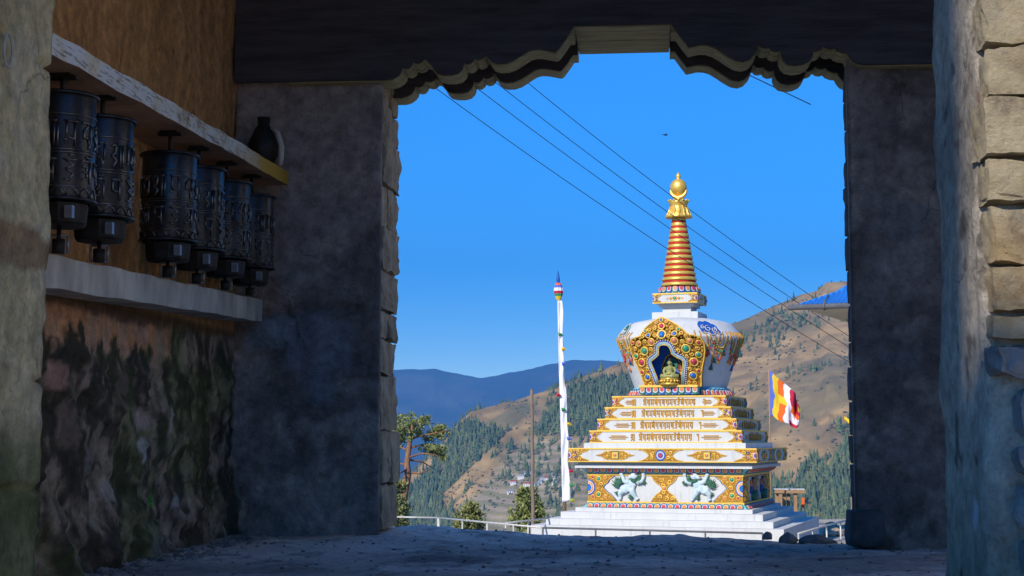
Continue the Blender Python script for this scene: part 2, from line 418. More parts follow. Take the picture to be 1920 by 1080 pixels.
# ================================================================== TERRAIN
GZ = -2.85                                   # the terrace the stupa stands on
def interp_px(pts, R_):
    a = np.array([azim(x, y) for x, y in pts]); t = np.array([slope(x, y) for x, y in pts])
    return lambda az: np.interp(az, a, t) * R_(az) + 0.45
def hillR(az): return 2250 + 900 * np.clip(az, -0.3, 0.4)
near_ridge = interp_px([(300, 1120), (560, 1010), (700, 930), (767, 895), (800, 858), (834, 826), (858, 795), (883, 771), (920, 762), (960, 752), (1010, 736), (1050, 722), (1110, 700),
                        (1165, 680), (1280, 640), (1390, 600), (1440, 579), (1500, 553), (1535, 543), (1548, 531), (1575, 528), (1600, 527), (1760, 500), (2100, 470), (2600, 520)], hillR)
def farR(az): return 14000 + 0 * az
far_ridge = interp_px([(100, 640), (500, 670), (742, 693), (770, 691), (790, 693), (815, 691), (838, 697), (868, 702), (900, 707), (925, 704), (960, 697), (1000, 690), (1040, 681),
                       (1075, 675), (1110, 674), (1165, 679), (1300, 660), (1600, 640), (2200, 650)], farR)
def H(az, r):
    az = np.asarray(az, float); r = np.asarray(r, float)
    x = r * np.sin(az); y = r * np.cos(az)
    # terrace: path behind the camera, gate sill, drop to the stupa terrace, edge of the terrace
    zp = np.where(y < 9, -0.30 - 0.85 * (1 - sst(0.8, 3.2, y)), -0.30 + (GZ + 0.30) * sst(9.0, 13.0, y))
    edge = 52 + 5 * vnoise(np.stack([az * 14, 0 * az, 0 * az], -1), 3) + 10 * sst(azim(1380), azim(1430), az)
    zp = zp - 0.42 * np.clip(r - edge, 0, None) * (y > 0) * sst(0, 30, y)
    zp = zp + 0.05 * fbm(np.stack([x * 0.35, y * 0.35, 0 * x], -1), 4, 5) * sst(13.5, 16, y)
    P = np.stack([x / 420, y / 420, 0 * x], -1)
    hr = hillR(az); s = hr - r
    rel = np.clip(s / 700, -1, 2)
    amp = sst(0.0, 0.25, np.abs(rel))
    gul = np.abs(fbm(np.stack([(x + 0.5 * y) / 170, (y - 0.5 * x) / 520, 0 * x], -1), 4, 21))
    g = np.where(s > 0, 0.30 * s + 0.00006 * s * s, -0.45 * s)
    zh = near_ridge(az) - g + amp * (26 * fbm(P, 5, 11) - 26 * gul + 4) + 2.2 * fbm(P * 14, 3, 13)
    fr = farR(az); s2 = fr - r
    ga = np.abs(fbm(np.stack([x / 1300, y / 2200, 0 * x], -1), 6, 31))
    zf = far_ridge(az) - np.where(s2 > 0, 0.34 * s2, -0.3 * s2) + sst(0, 900, np.abs(s2)) * (180 * fbm(P * 0.25, 5, 41) - 320 * ga + 40) + 16 * fbm(P * 2.4, 5, 43)
    floor = -380 + 12 * fbm(P, 3, 51) + 0 * r
    z = np.maximum(np.maximum(zh, zf), floor)
    return np.where(r < 160, np.maximum(zp, -60), np.maximum(z, np.maximum(zp, -380)))
def terrain():
    vis = np.linspace(azim(680), azim(1660), 560)
    az = np.concatenate([np.linspace(-math.pi, azim(0), 46)[:-1], np.linspace(azim(0), azim(680), 24)[:-1], vis, np.linspace(azim(1660), azim(2000), 16)[1:], np.linspace(azim(2000), math.pi, 46)[1:]])
    r = np.concatenate([np.linspace(0.01, 16, 36), np.linspace(17, 110, 70), np.geomspace(116, 1500, 40), np.linspace(1510, 2700, 250), np.linspace(2720, 6000, 24), np.linspace(6100, 10000, 30), np.linspace(10050, 14200, 130), np.geomspace(14400, 19000, 10)])
    A, Rr = np.meshgrid(az, r, indexing='ij')
    Z = H(A, Rr); X = Rr * np.sin(A); Y = Rr * np.cos(A)
    P = np.stack([X, Y, Z], -1)
    # colour: dry grass, bare earth, terraced fields, scrub
    n1 = fbm(np.stack([X / 150, Y / 150, Z / 60], -1), 5, 61) * 0.5 + 0.5
    n2 = fbm(np.stack([X / 30, Y / 30, Z / 20], -1), 4, 62) * 0.5 + 0.5
    n3 = fbm(np.stack([(X + 0.5 * Y) / 60, (Y - 0.5 * X) / 260, 0 * X], -1), 4, 63) * 0.5 + 0.5
    c = lerp3((0.50, 0.31, 0.115), (0.33, 0.205, 0.075), sst(0.35, 0.65, n2))
    c = c * (1 - 0.55 * sst(0.5, 0.68, n1)[..., None]) + np.array((0.15, 0.14, 0.07)) * (0.55 * sst(0.5, 0.68, n1)[..., None])
    c = c * (1 - 0.5 * sst(0.55, 0.7, n3)[..., None]) + np.array((0.19, 0.15, 0.09)) * (0.5 * sst(0.55, 0.7, n3)[..., None])
    px, py = to_px(P.reshape(-1, 3)); px = px.reshape(X.shape); py = py.reshape(X.shape)
    hill = (Rr > 1300) & (Rr < 3000)
    fld = sst(0, 40, px - 850 - (950 - py) * 0.9) * sst(0, 30, 1180 - px) * sst(0, 25, py - 812) * hill
    band = (np.sin(Z * 0.75 + 9 * n1 + 3 * n2) * 0.5 + 0.5)
    fc = lerp3((0.40, 0.30, 0.18), (0.27, 0.23, 0.11), sst(0.35, 0.6, band)); fc = fc * (0.75 + 0.5 * n2[..., None])
    c = c * (1 - fld[..., None]) + fc * fld[..., None]
    low = sst(0.1, 0.9, fdens(px, py)) * hill * (1 - fld)
    c = c * (1 - 0.6 * low[..., None]) + np.array((0.12, 0.13, 0.06)) * 0.6 * low[..., None]
    far = sst(3600, 5300, Rr)[..., None]
    n4 = fbm(np.stack([X / 420, Y / 900, Z / 160], -1), 5, 64) * 0.5 + 0.5; fcol = lerp3((0.020, 0.030, 0.022), (0.085, 0.085, 0.050), sst(0.40, 0.66, n4))
    c = c * (1 - far) + fcol * far
    near = (1 - sst(60, 110, Rr))[..., None]
    nc = lerp3((0.50, 0.43, 0.33), (0.38, 0.32, 0.24), fbm(np.stack([X * 0.8, Y * 0.8, 0 * X], -1), 5, 71) * 0.5 + 0.5)
    c = c * (1 - near) + nc * near
    na, nr = A.shape
    me = bigmesh('terrain', P.reshape(-1, 3), grid(na, nr)[:, ::-1], 'hill', c.reshape(-1, 3))
    tag(link('terrain', me), kind='structure')
def fdens(x, y):
    """how thickly conifers stand, by place on the far hillside"""
    xs = np.array([700, 767, 800, 834, 858, 883, 920, 960, 1010, 1050, 1110, 1165, 1280, 1390, 1440, 1500, 1600])
    ys = np.array([930, 895, 858, 826, 795, 771, 762, 752, 736, 722, 700, 680, 640, 600, 579, 553, 527])
    dr = y - np.interp(x, xs, ys)
    left = np.where(dr < 18 + 8 * np.sin(x * 0.05), 0.04, 0.80)
    fld = (x > 850 + (950 - y) * 0.9) & (y > 818)
    left = np.where(fld, 0.07, left)
    left = np.where((dr > 40) & (x < 850), 1.0, left)
    strip = np.abs((y - 905) + (x - 870) * 0.95)
    left = np.where((strip < 16) & (x > 830), 0.10, left)
    right = np.full_like(x, 0.008)
    right = np.where(np.abs(y - (650 - (x - 1390) * 0.45)) < 26 + 10 * np.sin(x * 0.07), 0.13, right)
    right = np.where(np.abs(y - (720 - (x - 1390) * 0.15)) < 14, 0.12, right)
    k = y - (835 + (1600 - x) * 0.55 + 16 * np.sin(x * 0.09))
    right = np.where(k > 0, 0.97, np.where(k > -45, 0.25, right))
    return np.where(x < 1230, left, right)
terrain()
def ground_hit(x, y, r0=1300, r1=2700):
    d = ray(x, y); az = math.atan2(d.x, d.y); t = d.z / math.hypot(d.x, d.y)
    rr = np.linspace(r0, r1, 2800); z = H(np.full_like(rr, az), rr)
    k = np.argmax(z > CAM.z + t * rr); r = rr[k]
    return Vector((r * math.sin(az), r * math.cos(az), float(z[k])))

# ------------------------------------------------------------------ far woods: too many to count
def scatter(n, keep, seed):
    g = np.random.default_rng(seed)
    az = g.uniform(azim(700), azim(1640), n); r = np.sqrt(g.uniform(1450.0 ** 2, 2650.0 ** 2, n))
    r = np.minimum(r, hillR(az) + 15)
    z = H(az, r); P = np.stack([r * np.sin(az), r * np.cos(az), z], 1)
    px, py = to_px(P)
    d = keep(px, py, P)
    k = (g.uniform(0, 1, n) < d) & (py < 1030)
    return P[k], g
def woods():
    def keep(px, py, P):
        nz = fbm(np.stack([P[:, 0] / 55, P[:, 1] / 55, 0 * px], -1), 4, 81) * 0.5 + 0.5
        d = fdens(px, py)
        return np.clip(d * 1.1 - (1 - sst(0.34, 0.52, nz)) * (0.9 - 0.5 * (d > 0.9)), 0, 1)
    P, g = scatter(75000, keep, 5)
    n = len(P); k = 6
    tv = []; tf = []
    for (z0, z1, rr) in ((0.06, 0.55, 1.0), (0.33, 0.80, 0.74), (0.60, 1.0, 0.45)):
        o = len(tv)
        for j in range(k): tv.append((rr * math.cos(j * 2 * math.pi / k), rr * math.sin(j * 2 * math.pi / k), z0))
        tv.append((0, 0, z1))
        for j in range(k): tf.append((o + j, o + (j + 1) % k, o + k))
    tv = np.array(tv); tf = np.array(tf)
    h = g.uniform(6, 13, n) * (0.6 + 0.8 * g.random(n) ** 1.5); w = h * g.uniform(0.20, 0.30, n)
    a = g.uniform(0, 6.28, n)
    V = np.repeat(tv[None], n, 0)
    jit = g.uniform(0.65, 1.3, (n, len(tv), 1)); V[:, :, :2] *= jit
    c, s = np.cos(a)[:, None], np.sin(a)[:, None]
    X = (V[:, :, 0] * c - V[:, :, 1] * s) * w[:, None]; Y = (V[:, :, 0] * s + V[:, :, 1] * c) * w[:, None]
    Z = (V[:, :, 2] + g.uniform(-0.05, 0.05, V.shape[:2])) * h[:, None] - 0.5
    V = np.stack([X, Y, Z], -1) + P[:, None, :]
    Q = tf[None] + (np.arange(n) * len(tv))[:, None, None]
    cv = np.repeat(np.clip(g.normal(0.45, 0.28, n), 0, 1)[:, None], len(tv), 1)
    cols = np.stack([cv] * 3, -1).reshape(-1, 3)
    me = bigmesh('hillside_wood', V.reshape(-1, 3), Q.reshape(-1, 3), 'conifer', cols, smooth=False)
    tag(link('hillside_wood', me), 'dark conifer wood covering the brown hillside across the valley', 'forest', kind='stuff')
    # scrub
    def keep2(px, py, P):
        nz = fbm(np.stack([P[:, 0] / 40, P[:, 1] / 40, 0 * px], -1), 4, 91) * 0.5 + 0.5
        gl = np.abs(fbm(np.stack([(P[:, 0] + 0.5 * P[:, 1]) / 170, (P[:, 1] - 0.5 * P[:, 0]) / 520, 0 * px], -1), 4, 21))
        return np.clip(sst(0.50, 0.64, nz) * 0.6 + 0.04 + 0.35 * (1 - sst(0.0, 0.08, gl)), 0, 1)
    P, g = scatter(15000, keep2, 9)
    n = len(P)
    bm = bmesh.new(); bmesh.ops.create_icosphere(bm, subdivisions=1, radius=1)
    tv = np.array([v.co for v in bm.verts]); tf = np.array([[v.index for v in f.verts] for f in bm.faces]); bm.free()
    sc = g.uniform(0.7, 2.6, n)[:, None, None]
    V = tv[None] * g.uniform(0.55, 1.35, (n, len(tv), 1)) * np.array((1, 1, 0.75)) * sc + P[:, None, :]
    Q = tf[None] + (np.arange(n) * len(tv))[:, None, None]
    cv = np.repeat(g.random(n)[:, None], len(tv), 1)
    me = bigmesh('hillside_scrub', V.reshape(-1, 3), Q.reshape(-1, 3), 'shrub', np.stack([cv] * 3, -1).reshape(-1, 3), smooth=False)
    tag(link('hillside_scrub', me), 'low scrub dotted over the dry brown hillside', 'scrub', kind='stuff')
woods()

# ------------------------------------------------------------------ the village across the valley
def village():
    spec = [(963, 908, 11, 7, 'house_red', 'white house with red roof, left end of the far village'),
            (978, 897, 13, 7, 'house_grey', 'white flat house high in the far village, left of the wooden pole'),
            (989, 891, 12, 6, 'house_grey', 'topmost white house of the far village, left of the wooden pole'),
            (989, 911, 15, 6, 'house_red', 'long house with red roof just left of the wooden pole'),
            (957, 925, 12, 6, 'house_grey', 'lowest white house of the far village, on the terraces'),
            (1007, 911, 9, 6, 'house_grey', 'small white house just right of the wooden pole'),
            (1018, 901, 9, 6, 'house_grey', 'white house with grey roof in the middle of the far village'),
            (1026, 899, 9, 5, 'house_red', 'small house with red roof in the right of the far village'),
            (1014, 906, 8, 5, 'house_grey', 'tiny low white house below the grey roofed one in the far village'),
            (1042, 899, 9, 5, 'house_grey', 'upper white house beside the white prayer flag pole'),
            (1041, 908, 10, 5, 'house_grey', 'lower white house beside the white prayer flag pole'),
            (1034, 893, 7, 4, 'house_grey', 'tiny white house at the upper right of the far village')]
    for x, y, w, h, rm, lab in spec:
        p = ground_hit(x, y); d = math.hypot(p.x, p.y)
        w = w * d / F; h = h * d / F * 0.75
        t = empty('village_house', p, -math.atan2(p.x, p.y) + random.uniform(-0.5, 0.3), lab, 'house', 'houses of the village across the valley')
        b = MB(); b.box(-w / 2, w / 2, -2.5, 2.5, -2, h); b.build('wall', 'house_white', t)
        b = MB(); e = 0.4
        b.add([(-w / 2 - e, -3, h), (w / 2 + e, -3, h), (w / 2 + e, 3, h), (-w / 2 - e, 3, h), (-w / 2 - e, 0, h + 1.6), (w / 2 + e, 0, h + 1.6)],
              [(0, 1, 5, 4), (2, 3, 4, 5), (0, 4, 3), (1, 2, 5), (0, 3, 2, 1)]); b.build('roof', rm, t)
        for q in (-0.28, 0.05, 0.33):
            b = MB(); b.box(w * q - 0.4, w * q + 0.4, -2.56, -2.5, h * 0.35, h * 0.75); b.build('window', 'window_dark', t)
village()

# ------------------------------------------------------------------ the air between
def haze():
    b = MB(); b.box(-15000, 15000, -600, 18900, -5200, 2200)
    m = bpy.data.materials.new('haze'); m.use_nodes = True; nt = m.node_tree
    for n in list(nt.nodes): nt.nodes.remove(n)
    out = N(nt, 'ShaderNodeOutputMaterial'); v = N(nt, 'ShaderNodeVolumePrincipled')
    v.inputs['Color'].default_value = (0.17, 0.50, 1.0, 1); v.inputs['Density'].default_value = HAZE
    v.inputs['Anisotropy'].default_value = 0.0
    nt.links.new(v.outputs[0], out.inputs['Volume']); MATS['haze'] = m
    o = b.build('haze', 'haze'); tag(o, kind='stuff')
HAZE = 0.000092
haze()

# ================================================================== STUPA
SD = 48.0                                      # horizontal distance to its axis
_c = PD(1277, HZ, SD)
ST = empty('stupa', (_c.x, _c.y, GZ), R(-13.5), 'white and gold stepped stupa with a tall gilded spire on a white stepped base', 'stupa')
def zs(y, d): return 0.45 + slope(1275, y) * d - GZ      # photo row -> height above the terrace
def fd(w): return SD - w / 2                             # distance of a front face of width w
# face frames: u to the right along the face, v up, w outward
def face(k, half):
    """k=0 front, 1 right, 2 back, 3 left"""
    a = k * math.pi / 2
    def fn(u, v, w):
        x, y = u, -(half + w)
        return (x * math.cos(a) - y * math.sin(a), x * math.sin(a) + y * math.cos(a), v)
    return fn
def slab(name, w, z0, z1, mat='white_paint', w2=None, parent=None):
    w2 = w2 or w; b = MB(); v = [(sx * q / 2, sy * q / 2, z) for q, z in ((w, z0), (w2, z1)) for sx, sy in ((-1, -1), (1, -1), (1, 1), (-1, 1))]
    b.add(v, [(3, 2, 1, 0), (4, 5, 6, 7), (0, 1, 5, 4), (1, 2, 6, 5), (2, 3, 7, 6), (3, 0, 4, 7)])
    return b.build(name, mat, parent or ST)
def inside(p, poly):
    x, y = p; c = False; n = len(poly)
    for i in range(n):
        (x1, y1), (x2, y2) = poly[i], poly[i - 1]
        if (y1 > y) != (y2 > y) and x < (x2 - x1) * (y - y1) / (y2 - y1) + x1: c = not c
    return c
def edge_dist(p, poly):
    d = 9; n = len(poly)
    for i in range(n):
        a = Vector(poly[i]).to_2d(); b = Vector(poly[i - 1]).to_2d(); q = Vector(p).to_2d()
        t = max(0, min(1, (q - a).dot(b - a) / max(1e-9, (b - a).length_squared)))
        d = min(d, (q - (a + (b - a) * t)).length)
    return d
def curls(b, poly, fn, r0, w, mi, holes=(), tries=900, seed=1, avoid=(), hgt=0.5):
    """raised scrollwork packed into an outline"""
    rng = random.Random(seed); xs = [p[0] for p in poly]; ys = [p[1] for p in poly]; put = []
    for i in range(tries):
        r = r0 * (1.0 if i < tries * 0.45 else 0.55 if i < tries * 0.8 else 0.33)
        p = (rng.uniform(min(xs), max(xs)), rng.uniform(min(ys), max(ys)))
        if not inside(p, poly) or edge_dist(p, poly) < r * 0.85: continue
        if any(inside(p, h) or edge_dist(p, h) < r * 0.9 for h in holes): continue
        if any(math.hypot(p[0] - a, p[1] - c) < (r + q) * 0.92 for a, c, q in put): continue
        if any(math.hypot(p[0] - a, p[1] - c) < r + q for a, c, q in avoid): continue
        put.append((p[0], p[1], r))
        a0 = rng.uniform(0, 6.28); sg = rng.choice((-1, 1)); pts = []; rad = []
        n = 11 if r > r0 * 0.6 else 6
        for k in range(n):
            t = k / (n - 1); rr = r * (1 - 0.78 * t) * 0.86; a = a0 + sg * t * (8.0 if r > r0 * 0.6 else 6)
            pts.append(fn(p[0] + rr * math.cos(a), p[1] + rr * math.sin(a), w + 0.25 * r * t)); rad.append(r * (0.26 - 0.10 * t) + 0.002)
        b.tube(pts, rad, 4, mi, smooth=True, caps=True)
def plate(name, poly, fn, w0, w1, parent, r0, seed, holes=(), avoid=(), tries=500, rim=0.012, gems=()):
    """gilded relief plate: dark ground, raised border, scrolls"""
    b = MB(); b.prism(poly, fn, w1, w0, 0, holes=holes)
    b.tube([fn(p[0], p[1], w1) for p in poly], rim, 4, 1, closed=True)
    curls(b, poly, fn, r0, w1, 1, holes, tries, seed, avoid)
    return b.build(name, ['gold_ground', 'gold'], parent)
def disc(b, fn, u, v, r, w0, w1, mi, n=18, clip=None):
    pts = [(u + r * math.cos(2 * math.pi * k / n), v + r * math.sin(2 * math.pi * k / n)) for k in range(n)]
    b.prism(pts, fn, w1, w0, mi)
def roundel(fn, u, v, r, w, parent, cols):
    b = MB(); d = 0.0
    for k, (f, _) in enumerate(cols): disc(b, fn, u, v, r * f, w, w + 0.008 * (k + 1), k)
    return b.build('roundel', [c for _, c in cols], parent)
def jewel(fn, u, v, r, w, mat, parent):
    b = MB()
    n = 14; b.tube([fn(u + r * 1.25 * math.cos(a), v + r * 1.25 * math.sin(a), w) for a in [2 * math.pi * k / n for k in range(n)]], r * 0.3, 5, 1, closed=True)
    V = []; Fc = []; m = 10; q = 4
    for i in range(q + 1):
        t = math.pi / 2 * i / q
        for j in range(m):
            a = 2 * math.pi * j / m; V.append(fn(u + r * math.cos(t) * math.cos(a), v + r * math.cos(t) * math.sin(a), w + r * 0.8 * math.sin(t)))
    for i in range(q):
        for j in range(m): Fc.append((i * m + j, i * m + (j + 1) % m, (i + 1) * m + (j + 1) % m, (i + 1) * m + j))
    b.add(V, Fc, 0, True)
    return b.build('jewel', [mat, 'gold'], parent)

# --- the stepped base
WID = dict(s4=7.32, s3=6.63, s2=5.935, pl=5.24, lot=4.86, body=4.617, slab=5.26, cor=5.545, led=4.83, t4=4.525, t3=4.146, t2=3.78, t1=3.42)
z_s4 = zs(989, fd(7.32)); z_s3 = zs(976, fd(6.63)); z_s2 = zs(962.7, fd(5.935)); z_pl = zs(954, fd(5.24))
slab('base_step', WID['s4'], -0.25, z_s4); slab('base_step', WID['s3'], z_s4, z_s3)
slab('base_step', WID['s2'], z_s3, z_s2); slab('base_step', WID['pl'], z_s2, z_pl)
z_b0 = zs(944.5, fd(4.617)); z_b1 = zs(889, fd(4.617)); z_sl0 = zs(878.5, fd(5.26)); z_sl1 = zs(872.5, fd(5.26))
z_c0 = zs(867, fd(5.545)); z_c1 = zs(841, fd(5.545)); z_l1 = zs(830.5, fd(4.83))
z_t = [zs(830, fd(4.525)), zs(807.5, fd(4.146)) , zs(785.5, fd(3.78)), zs(763.5, fd(3.42)), zs(742.5, fd(3.42))]
body = slab('body', WID['body'], z_pl, z_sl0 - 0.002)
slab('eave_slab', WID['slab'], z_sl0, z_sl1); slab('eave_fillet', WID['slab'] - 0.16, z_sl1, z_c0, 'white_paint')
cor = slab('cornice', WID['cor'], z_c0, z_c1)
slab('ledge', WID['led'], z_c1, z_l1)
tiers = [slab('tier', w, z_t[i] if i else z_l1, z_t[i + 1] - 0.0) for i, w in enumerate((WID['t4'], WID['t3'], WID['t2'], WID['t1']))]

# --- lotus petals
def petal_mesh(name, w, h, mats, flip=1):
    """a hanging lotus petal: coloured rim, pale ring, glowing heart"""
    b = MB()
    def U(s, sh): 
        pts = [(-w / 2 * s, h * (1 - s) * 0.25)]
        for k in range(9):
            a = math.pi + math.pi * k / 8; pts.append((w / 2 * s * math.cos(a), -h * s * 0.55 + w * 0.42 * s * math.sin(a)))
        pts.append((w / 2 * s, h * (1 - s) * 0.25)); return pts
    f = lambda u, v, d: (u, -d, v * flip)
    b.prism(U(0.97, 0), f, 0.03, 0, 0); b.prism(U(0.72, 0), f, 0.042, 0.028, 1); b.prism(U(0.52, 0), f, 0.056, 0.04, 2)
    return b.mesh(name, mats)
def lotus_band(name, half0, half1, z0, z1, n, k_faces, h, flip, hw=None):
    """a row of petals on each visible face, z0 bottom / z1 top, width going from half0 to half1"""
    bd = slab(name, half0 * 2, z0, z1, 'teal_wash', half1 * 2)
    w = 2 * max(half0, half1) / n
    A = petal_mesh('petal', w, h, ['petal_blue', 'white_paint', 'petal_red'], flip)
    B = petal_mesh('petal', w, h, ['petal_green', 'white_paint', 'petal_orange'], flip)
    tilt = math.atan2(half1 - half0, z1 - z0)
    for k in k_faces:
        a = k * math.pi / 2
        for i in range(n):
            u = (i + 0.5 - n / 2) * 2 * min(half0, half1) / n
            zz = z1 if flip > 0 else z0; hh = half1 if flip > 0 else half0
            o = link('petal', A if i % 2 else B, bd)
            o.matrix_local = Matrix.Rotation(a, 4, 'Z') @ Matrix.Translation((u, -hh - 0.004, zz)) @ Matrix.Rotation(tilt, 4, 'X')
    return bd
lotus_band('upper_lotus_band', 2.32, 2.49, z_b1, z_sl0 - 0.004, 23, (0, 1), (z_sl0 - z_b1) * 1.0, 1)
lotus_band('lower_lotus_band', 2.43, 2.325, z_pl + 0.002, z_b0, 23, (0, 1), (z_b0 - z_pl) * 1.0, -1)
for nm, zz, ww in (('gold_moulding', z_b1 - 0.05, 4.68), ('gold_moulding', z_b0, 4.68)):
    slab(nm, ww, zz, zz + 0.05, 'gold')

# --- the painted and gilded body
FB = face(0, WID['body'] / 2); FR = face(1, WID['body'] / 2)
bh = z_b1 - 0.05 - (z_b0 + 0.05); bz = z_b0 + 0.05
def zz4(x, y):   # zoom pixels of the left half of the body front -> (u, v)
    return ((x - 335) / (1285 - 335) * 2.30 - 2.305, bz + (568 - y) / (568 - 200) * bh)
cp = [zz4(*p) for p in ((337, 202), (655, 206), (625, 238), (598, 255), (578, 300), (540, 330), (517, 372), (545, 408), (575, 440), (610, 470), (640, 505), (672, 545), (678, 565), (337, 566))]
gems_l = [(390, 222, 18, 'jewel_red'), (465, 250, 24, 'jewel_green'), (550, 228, 17, 'jewel_coral'), (465, 472, 24, 'jewel_green'), (392, 505, 18, 'jewel_red'), (552, 500, 17, 'jewel_coral')]
sx = 2.30 / 950
def mir(poly): return [(-p[0], p[1]) for p in reversed(poly)]
for sgn in (1, -1):
    poly = cp if sgn > 0 else mir(cp)
    gl = [(zz4(x, y)[0] * sgn, zz4(x, y)[1], r * sx, m) for x, y, r, m in gems_l]
    hub = (zz4(345, 372)[0] * sgn, zz4(345, 372)[1])
    plate('corner_ornament', poly, FB, 0, 0.025, body, 0.085, 11 + sgn, avoid=[(g[0], g[1], g[2] * 1.5) for g in gl] + [(hub[0], hub[1], 0.2)], tries=900)
    for u, v, r, m in gl: jewel(FB, u, v, r, 0.03, m, body)
    # half medallion on the edge
    n = 14; s_ = -sgn
    for rr, ww, mt in ((0.215, 0.035, 'petal_blue'), (0.185, 0.043, 'white_paint'), (0.155, 0.051, 'petal_pink'), (0.135, 0.059, 'gold'), (0.10, 0.075, 'jewel_blue')):
        b = MB(); pts = [(-2.305 * sgn + sgn * rr * math.cos(a), hub[1] + rr * math.sin(a) * 1.08) for a in [-math.pi / 2 + math.pi * k / n for k in range(n + 1)]]
        b.prism(pts, FB, ww, 0.02); b.build('medallion_ring', mt, body)
    # blue outline of the white cartouche
    b = MB(); b.tube([FB(p[0] + 0.03 * sgn, p[1], 0.012) for p in poly[1:-1] if True], 0.012, 4); b.build('cartouche_line', 'petal_blue', body)
# hourglass in the middle
top = [(-0.40, bz + bh), (-0.36, bz + bh * 0.93), (-0.33, bz + bh * 0.85), (-0.24, bz + bh * 0.72), (-0.16, bz + bh * 0.66), (-0.10, bz + bh * 0.57), (-0.03, bz + bh * 0.50)]
top = top + [(-x, v) for x, v in reversed(top)]
bot = [(p[0], bz + bh - (p[1] - bz)) for p in top][::-1]
plate('central_ornament', top, FB, 0, 0.025, body, 0.085, 31, tries=700); plate('central_ornament', bot, FB, 0, 0.027, body, 0.085, 32, tries=700)
jewel(FB, 0, bz + bh * 0.51, 0.055, 0.035, 'jewel_coral', body)

# --- snow lions in relief
def snow_lion(sgn, u0, lab):
    b = MB(); k = 1 / 6.75 / 62.0
    q = lambda x, y, w=0.03: Vector(FB(u0 + sgn * (x - 880) * k, bz + 0.03 + (560 - y) * k, w))
    def limb(pts, rad): b.tube([q(*p) for p in pts], [r * k for r in rad], 8)
    b.ell(q(940, 262, 0.07), (50 * k, 0.07, 44 * k)); b.ell(q(890, 272, 0.09), (34 * k, 0.05, 26 * k))       # head, muzzle
    b.ell(q(905, 365, 0.05), (62 * k, 0.07, 62 * k)); b.ell(q(870, 400, 0.05), (66 * k, 0.06, 56 * k)); b.ell(q(815, 425, 0.05), (62 * k, 0.06, 56 * k))
    limb([(870, 345, 0.05), (815, 320, 0.06), (795, 270, 0.05), (775, 225, 0.05)], [34, 28, 24, 27])
    limb([(975, 340, 0.05), (1040, 320, 0.06), (1062, 270, 0.05), (1058, 225, 0.05)], [34, 30, 24, 27])
    limb([(800, 435, 0.05), (760, 480, 0.05), (765, 530, 0.04), (752, 552, 0.05)], [48, 34, 22, 26])
    limb([(905, 425, 0.05), (930, 480, 0.06), (965, 530, 0.04), (985, 552, 0.05)], [46, 34, 22, 27])
    o = b.build('lion_relief', 'lion_white', body); md = o.modifiers.new('fuse', 'REMESH'); md.mode = 'VOXEL'; md.voxel_size = 0.012; md.use_smooth_shade = True
    o['label'] = lab
    g = MB()
    def tuft(cx, cy, r, n, a0, a1, w=0.06):
        for i in range(n):
            a = R(a0 + (a1 - a0) * i / max(1, n - 1)); L = r * random.uniform(0.75, 1.1)
            g.tube([q(cx + 6 * math.cos(a), cy - 6 * math.sin(a), w), q(cx + L * 0.55 * math.cos(a + 0.12), cy - L * 0.55 * math.sin(a + 0.12), w + 0.02), q(cx + L * math.cos(a), cy - L * math.sin(a), w)], [8 * k, 10 * k, 2 * k], 5)
    tuft(770, 375, 120, 13, 75, 190); tuft(770, 375, 75, 8, 60, 200, 0.08)
    tuft(980, 300, 78, 11, -110, 60, 0.09); tuft(940, 300, 50, 7, 180, 330, 0.1); tuft(1050, 320, 55, 5, -110, -20); tuft(810, 300, 45, 4, 180, 270)
    tuft(745, 455, 60, 5, 190, 280); tuft(925, 510, 65, 5, 150, 230); tuft(935, 462, 18, 4, 0, 270); tuft(830, 440, 16, 3, 0, 200)
    g.build('lion_fur', 'lion_green', body)['kind'] = 'stuff'
    e = MB(); e.ell(q(872, 262, 0.12), (13 * k, 0.02, 8 * k)); e.ell(q(965, 235, 0.13), (14 * k, 0.02, 7 * k)); e.build('lion_mouth', 'petal_red', body)
snow_lion(1, -1.045, 'snow lion with raised paws facing right, left half of the base'); snow_lion(-1, 1.045, 'snow lion with raised paws facing left, right half of the base')

